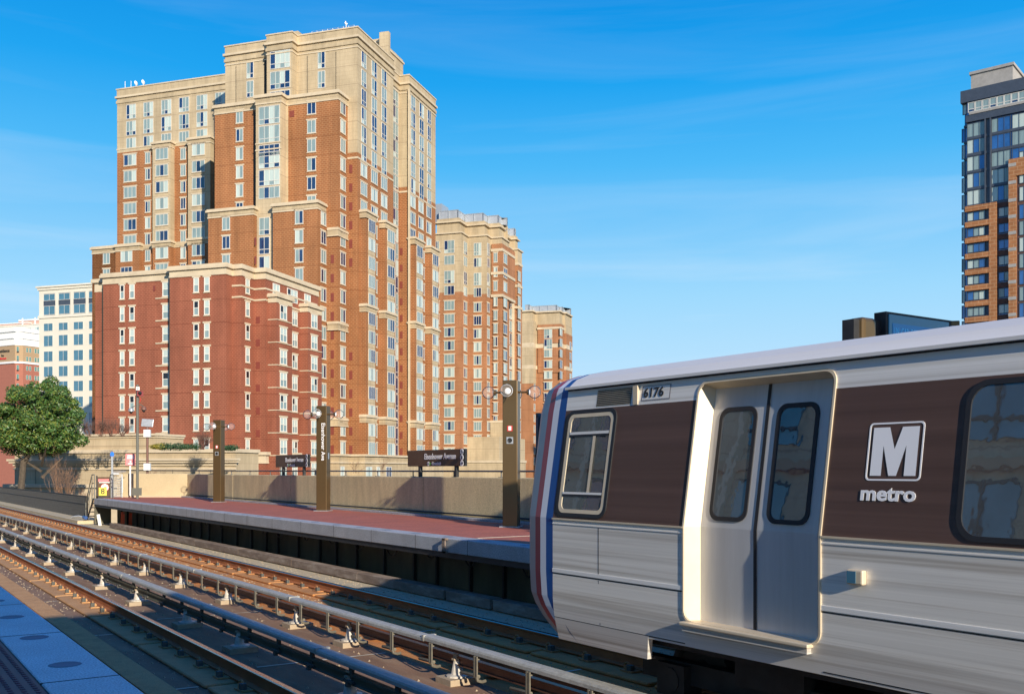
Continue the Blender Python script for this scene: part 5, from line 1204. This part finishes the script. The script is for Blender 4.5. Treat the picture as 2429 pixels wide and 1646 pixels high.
def train_window(y0, y1, z0, z1, base=0.0, parent=None, bars=False, r_=.1):
    w = empty('window', (0,0,0)); w.parent = parent or tr
    b = MB(); ring(b, rr(y0, y1, z0, z1, r_), rr(y0+.034, y1-.034, z0+.034, z1-.034, r_-.025), 0, .011, 0, base); b.build('window_seal', 'rubber', w, TO)
    g_ = rr(y0+.03, y1-.03, z0+.03, z1-.03, r_-.02)
    b = MB(); b.quad([SP(*p, .004+base) for p in g_]); b.build('pane', 'train_glass', w, TO)
    if bars:
        b = MB(); ring(b, rr(y0+.036, y1-.036, z0+.036, z1-.036, r_-.027), rr(y0+.075, y1-.08, z0+.07, z1-.07, r_-.05), 0, .009, 0, base); b.build('inner_frame', 'alu_jamb', w, TO)
        for za, zb, m in ((.335, .36, 'alu'), (.315, .335, 'rubber'), (-.22, -.20, 'alu'), (-.24, -.22, 'rubber')):
            b = MB(); b.quad([SP(y1-.08, za, .012), SP(y0+.08, za, .012), SP(y0+.08, zb, .012), SP(y1-.08, zb, .012)]); b.build('bar', m, w, TO)
        b = MB(); b.quad([SP(y0+.30, -.2, .012), SP(y0+.26, -.2, .012), SP(y0+.26, .315, .012), SP(y0+.30, .315, .012)]); b.build('bar', 'alu_jamb', w, TO)
    return w
train_window(6.86, 7.60, -.43, .565, bars=True)
for y0, y1 in ((2.15, 3.52), (.55, 1.95), (-1.05, .35), (-2.5, -1.3), (-5.6, -4.2), (-7.2, -5.8), (-8.8, -7.4), (-10.4, -9.0)):
    if (y0, y1) == (-2.5, -1.3): continue
    train_window(y0, y1, -.425, .55, r_=.14)
# doors: recessed leaves, jambs, sill
DI = .125
for (d0, d1), (o0, o1) in zip(leafs, doors):
    b = MB(); zz_ = [-1.2, -.45, .1, .66]; zo_ = [-1.2, -.45, .1, .705]
    for za, zb, ya_, yb_ in zip(zo_, zo_[1:], zz_, zz_[1:]):      # the two splayed jambs
        b.quad([SP(o1, za), SP(o1, zb), SP(d1, yb_, -DI), SP(d1, ya_, -DI)]); b.quad([SP(o0, za), SP(d0, ya_, -DI), SP(d0, yb_, -DI), SP(o0, zb)])
    b.quad([SP(o0, .705), SP(d0, .66, -DI), SP(d1, .66, -DI), SP(o1, .705)]); b.quad([SP(o0, -1.2), SP(o1, -1.2), SP(d1, -1.2, -DI), SP(d0, -1.2, -DI)])
    b.build('door_recess', 'alu_jamb', tr, TO)
    b = MB(); ro_ = rr(o0-.012, o1+.012, -1.215, .72, .10); ri_ = rr(o0+.004, o1-.004, -1.20, .70, .09); ring(b, ro_, ri_, 0, .010)
    b.build('door_surround', 'alu_jamb', tr, TO)
    for cy, cz, sy_, sz_ in ((o1, -1.2, -1, 1), (o0, -1.2, 1, 1), (o1, .705, -1, -1), (o0, .705, 1, -1)):   # rounded corners of the opening
        b = MB(); r_ = .11; n_ = 6; cpt = SP(cy, cz, .001)
        arc = [(cy+sy_*r_*(1-math.sin(R(15*k))), cz+sz_*r_*(1-math.cos(R(15*k)))) for k in range(n_+1)]
        for p, q in zip(arc, arc[1:]): b.quad([cpt, SP(*p, .001), SP(*q, .001)])
        b.build('corner_plate', 'alu_low' if cz < 0 else 'alu', tr, TO)
    mid = (d0+d1)/2
    for a, c in ((d0+.002, mid-.012), (mid+.012, d1-.002)):
        df = empty('door', (0,0,0)); df.parent = tr
        b = MB()
        for za, zb in zip(zz_, zz_[1:]): b.quad([SP(c, za, -DI), SP(a, za, -DI), SP(a, zb, -DI), SP(c, zb, -DI)])
        b.build('door_leaf', 'alu_door', df, TO)
        train_window(a+.085, c-.085, -.395, .50, -DI, df, r_=.09)
    b = MB()
    for za, zb in zip(zz_, zz_[1:]): b.quad([SP(mid+.016, za, -DI+.006), SP(mid-.016, za, -DI+.006), SP(mid-.016, zb, -DI+.006), SP(mid+.016, zb, -DI+.006)])
    b.build('centre_seal', 'rubber', tr, TO)
    b = MB(); b.box(xs(-1.2)-.06, xs(-1.2)+DI, d0-.06, d1+.06, -1.232, -1.203); o = b.build('door_sill', 'alu_jamb', tr, TO); bevel(o, .008, 2)
    b = MB(); b.box(xs(-1.2)-.04, xs(-1.2)+.02, d0-.04, d1+.04, -1.275, -1.233); b.build('door_sill', 'alu_low', tr, TO)
# grille, fleet number, side lamp
gy0, gy1 = 6.70, 7.18
b = MB(); b.quad([SP(gy1, .585, .002), SP(gy0, .585, .002), SP(gy0, .735, .002), SP(gy1, .735, .002)]); b.build('grille_back', 'rubber', tr, TO)
b = MB()
for k in range(9):
    z = .588+k*.0165; b.quad([SP(gy1, z, .006), SP(gy0, z, .006), SP(gy0, z+.008, .010), SP(gy1, z+.008, .010)])
b.build('grille_slats', 'alu_jamb', tr, TO)
b = MB(); b.box(xs(.65)-.02, xs(.65)+.02, 6.60, 6.66, .575, .74); o = b.build('drip_bracket', 'alu_jamb', tr, TO)
ny0, ny1 = 6.20, 6.56
b = MB(); b.quad([SP(ny1, .60, .002), SP(ny0, .60, .002), SP(ny0, .73, .002), SP(ny1, .73, .002)]); b.build('number_plate', 'nose_grey', tr, TO)
b = MB(); b.quad([SP(ny1-.01, .608, .004), SP(ny0+.01, .608, .004), SP(ny0+.01, .722, .004), SP(ny1-.01, .722, .004)]); b.build('number_plate', 'alu', tr, TO)
UPS = Vector((.19/1.22, 0, 1)).normalized()
text('6176', .115, 'rubber', SP(6.535, .665, .007), (0,-1,0), UPS, tr, 'fleet_number', sx=1.12, root=TO, bold=.002)
b = MB(); b.box(xs(-.7)-.05, xs(-.7), 4.14, 4.27, -.755, -.655); o = b.build('side_lamp', 'alu_jamb', tr, TO); bevel(o, .012, 2)
b = MB(); b.box(xs(-.7)-.053, xs(-.7)-.045, 4.19, 4.26, -.745, -.665); b.build('side_lamp_lens', 'glass_teal', tr, TO)
# M emblem: a rounded frame with a bold M over the word
my0, my1, mz0, mz1 = 3.79, 4.20, -.067, .315
b = MB(); o_ = rr(my0, my1, mz0, mz1, .03, 4); i_ = rr(my0+.011, my1-.011, mz0+.011, mz1-.011, .022, 4); ring(b, o_, i_, 0, .003); b.build('emblem_frame', 'white_enamel', tr, TO)
mw0, mw1, ma, mb_ = my1-.035, my0+.035, mz0+.032, mz1-.032
H_ = mb_-ma; W_ = mw0-mw1
mp_ = [(0,0),(0,1),(.36,1),(.5,.55),(.64,1),(1,1),(1,0),(.75,0),(.75,.62),(.585,0),(.415,0),(.25,.62),(.25,0)]
pts = [SP(mw0-W_*p, ma+H_*q, .004) for p, q in mp_]
b = MB()
for idx in ((0,1,2,11,12),(11,2,3,10),(10,3,9),(3,4,8,9),(8,4,5,6,7)):
    b.quad([pts[k] for k in idx][::-1])
b.build('emblem_letter', 'white_enamel', tr, TO)
text('metro', .135, 'white_enamel', SP(4.225, -.155, .004), (0,-1,0), UPS, tr, 'lettering', sx=1.22, root=TO, bold=.004)
# running gear
bg_ = empty('bogie', (0, 0, 0)); bg_.parent = tr
def bogie(yc):
    r = empty('bogie', (0, yc, 0)); r.parent = tr
    b = MB()
    b.box(-1.05, -.93, -1.55, 1.55, .33, .52); b.box(.93, 1.05, -1.55, 1.55, .33, .52); b.box(-1.0, 1.0, -.25, .25, .3, .62); b.box(-1.12, -1.0, -.35, .35, .45, .72)
    for y in (-1.1, 1.1): b.box(-1.13, -.92, y-.17, y+.17, .22, .50); b.tube((-1.14,y,.36),(-.9,y,.36),.11,n=12)
    b.box(-1.2, -1.05, .25, .75, .1, .3)
    b.build('bogie_frame', 'steel_dark', r)
    for y in (-1.1, 1.1):
        w = empty('wheel', (0, y, .36)); w.parent = r
        for s_ in (-1, 1):
            b = MB(); b.lathe((s_*.72, 0, 0), [(.001,.07),(.12,.07),(.14,.03),(.28,.03),(.30,.065),(.355,.065),(.36,-.05),(.38,-.06),(.38,-.075),(.30,-.075),(.001,-.06)], 28, axis=(s_,0,0)); b.build('wheel_disc', mat('worn wheel steel', (.14,.12,.10), .5, .5) if 'wheel' not in M else M['wheel'], w)
        b = MB(); b.tube((-.7,0,0),(.7,0,0),.08,n=10); b.build('axle', 'steel_dark', w)
    b = MB(); b.box(-1.38, -1.2, -.55, .5, .14, .18); b.build('shoe_beam', 'bracket', r)
    b = MB(); b.box(-1.42, -1.22, -.02, .13, .18, .30); b.build('collector_shoe', 'clip', r)
bpy.data.objects.remove(bg_)
M['wheel'] = mat('worn wheel steel', (.14,.12,.10), .5, .5, var=.3)
bogie(5.35); bogie(-11.0)
for y0, y1, zb in ((1.2, 3.4, -1.85), (-1.2, .8, -1.8), (-3.8, -1.6, -1.86), (-7.5, -5.0, -1.82)):
    b = MB(); b.box(TC-1.25, TC-.1, y0, y1, zb, -1.42); o = b.build('equipment_box', 'steel_dark', tr, TO); bevel(o, .03, 2)
b = MB(); b.box(TC-1.3, TC+1.3, YEND+.3, 7.4, -1.50, -1.412); b.build('underframe', 'steel_dark', tr, TO)

# ================================================================== STONE TERRACE AND PLANTING
W0 = 62.0
sw = empty('stone_terrace_wall', FM.W(-52, W0, BZ), 'long stepped cream stone terrace wall with mouldings, left of the platform', 'wall', rz=FM.rz)
so_ = (-52, W0, BZ)
uL = U(35, W0); uR = U(559, W0)
b = MB(); b.box(uL, uR, W0, W0+3, BZ, 1.35); b.box(uL, U(368, W0+.6), W0+.6, W0+4, 1.35, 2.45); b.build('wall_face', 'cream', sw, so_)
b = MB()
b.box(uL-.15, uR+.15, W0-.15, W0+3, 1.30, 1.55); b.box(uL-.05, U(368, W0+.6)+.1, W0+.5, W0+4, 2.45, 2.6); b.box(uL-.15, U(368, W0+.6)+.2, W0+.35, W0+4, 2.6, 2.75)
b.build('top_moulding', 'cream_trim', sw, so_)
b = MB(); b.box(uL-.1, uR+.1, W0-.10, W0, .35, .55); b.box(uL-.3, uR+.3, W0-.30, W0, .55, .72); b.box(uL-.4, uR+.4, W0-.42, W0, .72, .88); b.box(uL-.06, uR+.06, W0-.07, W0, .05, .2); b.build('string_course', 'cream_trim', sw, so_)
b = MB(); b.box(uL-.3, U(300, W0), W0-.5, W0, BZ, -1.3); b.box(uL-.5, U(300, W0), W0-.7, W0, -1.3, -1.05); b.build('lower_plinth', 'cream_trim', sw, so_)
b = MB()
for px in (85, 180, 290, 410, 500): b.box(U(px, W0)-.02, U(px, W0)+.02, W0-.006, W0, BZ, .05)
b.build('panel_joint', 'joint_shade_dark', sw, so_)
b = MB(); b.box(uL-.05, uL, W0+.2, W0+3, BZ, .3); b.build('shaded_return', 'brick_shade', sw, so_)  # shade on the wall's left end, put in as a dark sheet

def leaves(b, c, rx, ry, rz_, n, size, mats_, shell=.55, q=rnd, flat=0.0, dome=None):
    for _ in range(n):
        while True:
            d = Vector((q.gauss(0,1), q.gauss(0,1), q.gauss(0,1)))
            if d.length > .01: break
        d.normalize(); k = shell + (1-shell)*q.random()**.7
        p = Vector((c[0]+d.x*rx*k, c[1]+d.y*ry*k, c[2]+d.z*rz_*k))
        nrm = (d + Vector((q.gauss(0,.55), q.gauss(0,.55), q.gauss(0,.55)+.2))).normalized(); a = nrm.orthogonal().normalized(); 
        ang = q.random()*6.28; a = Matrix.Rotation(ang, 3, nrm) @ a; e = nrm.cross(a); s_ = size*q.uniform(.6,1.3)
        b.quad([p-a*s_, p-e*s_*.42, p+a*s_, p+e*s_*.42], mats_[min(len(mats_)-1, int(q.random()**1.6*len(mats_)))])
def twig_plant(b, base, h, spread, n, q, r0=.03, depth=3, up=.75):
    def grow(p, d, L_, r, k):
        e = p + d*L_; b.tube(p, e, r, r*.62, n=4, cap=False)
        if k == 0: return
        for _ in range(q.choice((2,3,3))):
            nd = (d + Vector((q.gauss(0,.42)*spread, q.gauss(0,.42)*spread, q.uniform(0,.5)*up))).normalized()
            grow(p + d*L_*q.uniform(.45,1), nd, L_*q.uniform(.55,.8), r*.6, k-1)
    for _ in range(n):
        d = Vector((q.gauss(0,.45)*spread, q.gauss(0,.45)*spread, 1)).normalized()
        grow(Vector(base)+Vector((q.gauss(0,.08)*spread, q.gauss(0,.08)*spread, 0)), d, h*q.uniform(.3,.5), r0*q.uniform(.6,1), depth)
# magnolia
rv = Vector((CY, -SY, 0)); fv = Vector((SY, CY, 0))
def place(px, d): return rd2w((px-CX)/F*d, d)
tx, ty = place(95, 66); mt = empty('evergreen_tree', (tx, ty, BZ), 'dense dark green evergreen tree with glossy leaves at the left edge, before the terrace wall', 'tree')
b = MB(); qt = random.Random(3); th = 8.5
b.tube((-1.6,1.1,0),(-.9,.6,9.2),.28,.2,n=9); b.tube((-.9,.6,9.0),(.1,0,11),.18,.1,n=7); limbs = []
for k in range(11):
    a = k*2.4; z = 8.6+k*.42; e = Vector((math.cos(a)*qt.uniform(1.2,2.3), math.sin(a)*qt.uniform(1.2,2.3), z+qt.uniform(.5,1.4))); b.tube((.1,0,z-.6), e, .10, .03, n=5)
b.tube((.1,0,9.2),(.0,0,13.6),.18,.04,n=6); b.build('trunk', 'bark', mt)
b = MB()
cl = [(0,0,11.6,2.2,2.1,1.8),(-1.5,0,11.0,1.5,1.6,1.5),(1.35,0,11.3,1.4,1.5,1.5),(.3,.2,13.0,1.25,1.2,1.2),(-1.1,-.2,12.4,.9,.9,.9),(1.1,.1,12.5,1.0,1.0,1.0),(.4,-1,10.6,2.0,1.2,1.0)]
for _ in range(62):
    a_ = qt.uniform(0, 6.283); zz_ = qt.uniform(-.95, 1.0); rad = math.sqrt(max(0, 1-zz_*zz_*.8)); x_ = math.cos(a_)*2.55*rad*(1.06 if zz_ < 0 else .88); y_ = math.sin(a_)*2.2*rad
    sc_ = qt.uniform(.38, .72); cl.append((x_+(-.5 if zz_ < 0 else .1), y_, 11.9+zz_*2.15, sc_, sc_, sc_*.8))
cl += [(.2,0,10.05,1.7,1.2,.6),(-1.6,0,10.0,1.3,1,.6),(1.5,0,10.3,1.1,1,.6),(0,0,12.2,1.6,1.5,1.6),(.75,0,14.3,.55,.5,.5),(-.4,.1,14.0,.45,.45,.45),(2.75,0,10.5,.5,.5,.45),(-3.1,.0,10.6,.7,.7,.7),(-3.0,0,11.6,.6,.6,.6)]
for cx_, cy_, cz_, a_, b_, c_ in cl:
    p = rv*cx_ + fv*cy_; leaves(b, (p.x, p.y, cz_), a_, b_, c_, int(260 + 640*a_*c_), .10, [0,0,0,1,1], .5, qt)
b.build('crown', ['leaf_a', 'leaf_b'], mt)
# bare shrubs
def shrub(px, py_base, d, h, spread, n, seed, label, m='twig', zb=None, depth=4, grp='bare winter shrubs', r0=.025, up=.75):
    x, y = place(px, d); z = (HY-py_base)*d/F if zb is None else zb
    r = empty('bare_shrub', (x, y, z), label, 'shrub', grp); b = MB(); twig_plant(b, (0,0,0), h, spread, n, random.Random(seed), r0, depth, up); b.build('branches', m, r)
shrub(148, 1235, 58, 3.3, .55, 9, 1, 'tall fan-shaped bare shrub behind the black fence, before the terrace wall', r0=.026, depth=5, up=.9)
shrub(195, 1235, 58, 1.9, .6, 9, 2, 'lower bare shrub just right of the tall fan-shaped one, behind the fence', depth=4)
shrub(110, 1235, 59, 1.8, .6, 9, 3, 'lower bare shrub just left of the tall fan-shaped one, behind the fence', depth=4)
shrub(262, 1190, 55, 2.2, .9, 3, 4, 'sparse leafless sapling behind the gate with the 8 sign', 'twig', depth=3, r0=.02)
shrub(375, 1160, 56, 1.6, 1.0, 4, 5, 'sparse leafless sapling behind the white boxes pole', 'twig', depth=3, r0=.02)
shrub(480, 1066, 68, 1.5, 1.2, 26, 6, 'round purplish bare shrub on the terrace before the red brick wall', 'twig_dark', depth=4, r0=.02)
for i, px in enumerate((186, 212, 240, 266, 290)): shrub(px, 1034, 69, (1.6, 1.2, 1.1, 1.6, 1.0)[i], 1.0, 20, 10+i, ('leftmost', 'second', 'third', 'fourth', 'rightmost')[i] + ' of five brown bare shrubs above the terrace wall', 'twig_dark', depth=4, r0=.018)
for i, (px, d) in enumerate(((845, 62), (905, 60))): shrub(px, 1122, d, 1.0, 1.3, 4, 20+i, ('left', 'right')[i] + ' low bare shrub poking over the parapet between the two right pylons', 'twig', depth=4, r0=.014)
def hedge(pL, pR, py0, py1, d, m, label):
    x, y = place((pL+pR)/2, d); z = (HY-py1)*d/F; w = (pR-pL)*d/F/2; h = (py1-py0)*d/F
    r = empty('hedge', (x, y, z), label, 'hedge'); b = MB(); qh = random.Random(int(pL))
    k = max(1, int(w/.5))
    for i in range(k*2+1):
        c = rv*(-w+w*i/k); leaves(b, (c.x, c.y, h*.4), .5, .5, h*qh.uniform(.42,.62), 420, .06, [0], .3, qh)
    b.build('foliage', m, r)
hedge(388, 462, 1049, 1066, 67, 'hedge', 'dark green low hedge on the terrace, left of the smallest pylon')
hedge(532, 552, 1054, 1067, 67, 'hedge', 'small dark green bush just right of the smallest pylon')
hedge(370, 384, 1050, 1065, 67, 'hedge_y', 'small yellow green bush at the left end of the dark hedge')

# ================================================================== BEHIND AND BESIDE THE CAMERA (shades the near track, shows in reflections)
for x0, x1, ye, nm, off in ((-7.0, 1.6, -1.2, 'flat canopy over the near platform, behind the camera', -2.5), (9.05, 14.0, 4.5, 'flat canopy over the far platform, beyond the right edge', 11.5)):
    cn = empty('platform_canopy', ((x0+x1)/2, ye-16, PT), nm, 'canopy')
    w = (x1-x0)/2
    b = MB(); b.box(-w, w, -16, 16, 4.55, 5.17); b.build('roof_slab', 'under_dark', cn)
    for y in (-14, -5, 4, 12): b = MB(); b.box(off-(x0+x1)/2-.25, off-(x0+x1)/2+.25, y, y+.5, 0, 4.55); b.build('column', 'under_dark', cn)
ob = empty('added_office', (-26, 38, BZ), 'added tan stone office building left of the camera, unseen, reflected in the train windows', 'building')  # building added out of view to give the train windows a reflection
b = MB(); b.box(-10, 10, -34, 34, 0, 30); b.build('wall', 'cream', ob)
ow = MB()
ow.box(0, .10, -1.15, 1.15, 0, 2.4, 0); ow.box(.10, .2, -.06, .06, 0, 2.4, 1); ow.box(.10, .2, -1.15, 1.15, .55, .65, 1); ow.box(.10, .16, -1.15, 1.15, 2.3, 2.4, 1); ow.box(.0, .3, 1.55, 1.85, -1.2, 2.6, 2)
owm = ow.mesh('window', ['glass_teal', 'steel_dark', 'cream_trim'])
for i in range(14):
    for j in range(7): inst(owm, 'window', ob, (10, -30+i*4.4, 1.2+j*3.8))
b = MB()
for j in range(8): b.box(10, 10.25, -34, 34, .2+j*3.8, .55+j*3.8)
b.build('floor_ledges', 'tan_stucco', ob)
b = MB(); qd = random.Random(11)
for _ in range(2600):
    x = qd.choice((qd.uniform(4.1, 6.1), qd.uniform(8.0, 8.6), qd.uniform(6.9, 7.4), qd.uniform(2.7, 3.3))); y = 3 + 32*qd.random()**1.4
    z = -2.27 if x > 8.02 else DZ; r_ = qd.uniform(.006, .022)
    b.quad([(x-r_, y, z), (x, y-r_, z), (x, y, z+r_*1.1)]); b.quad([(x, y-r_, z), (x+r_, y, z), (x, y, z+r_*1.1)]); b.quad([(x+r_, y, z), (x, y+r_, z), (x, y, z+r_*1.1)]); b.quad([(x, y+r_, z), (x-r_, y, z), (x, y, z+r_*1.1)])
tag(b.build('deck_grit', 'pad'), kind='stuff')
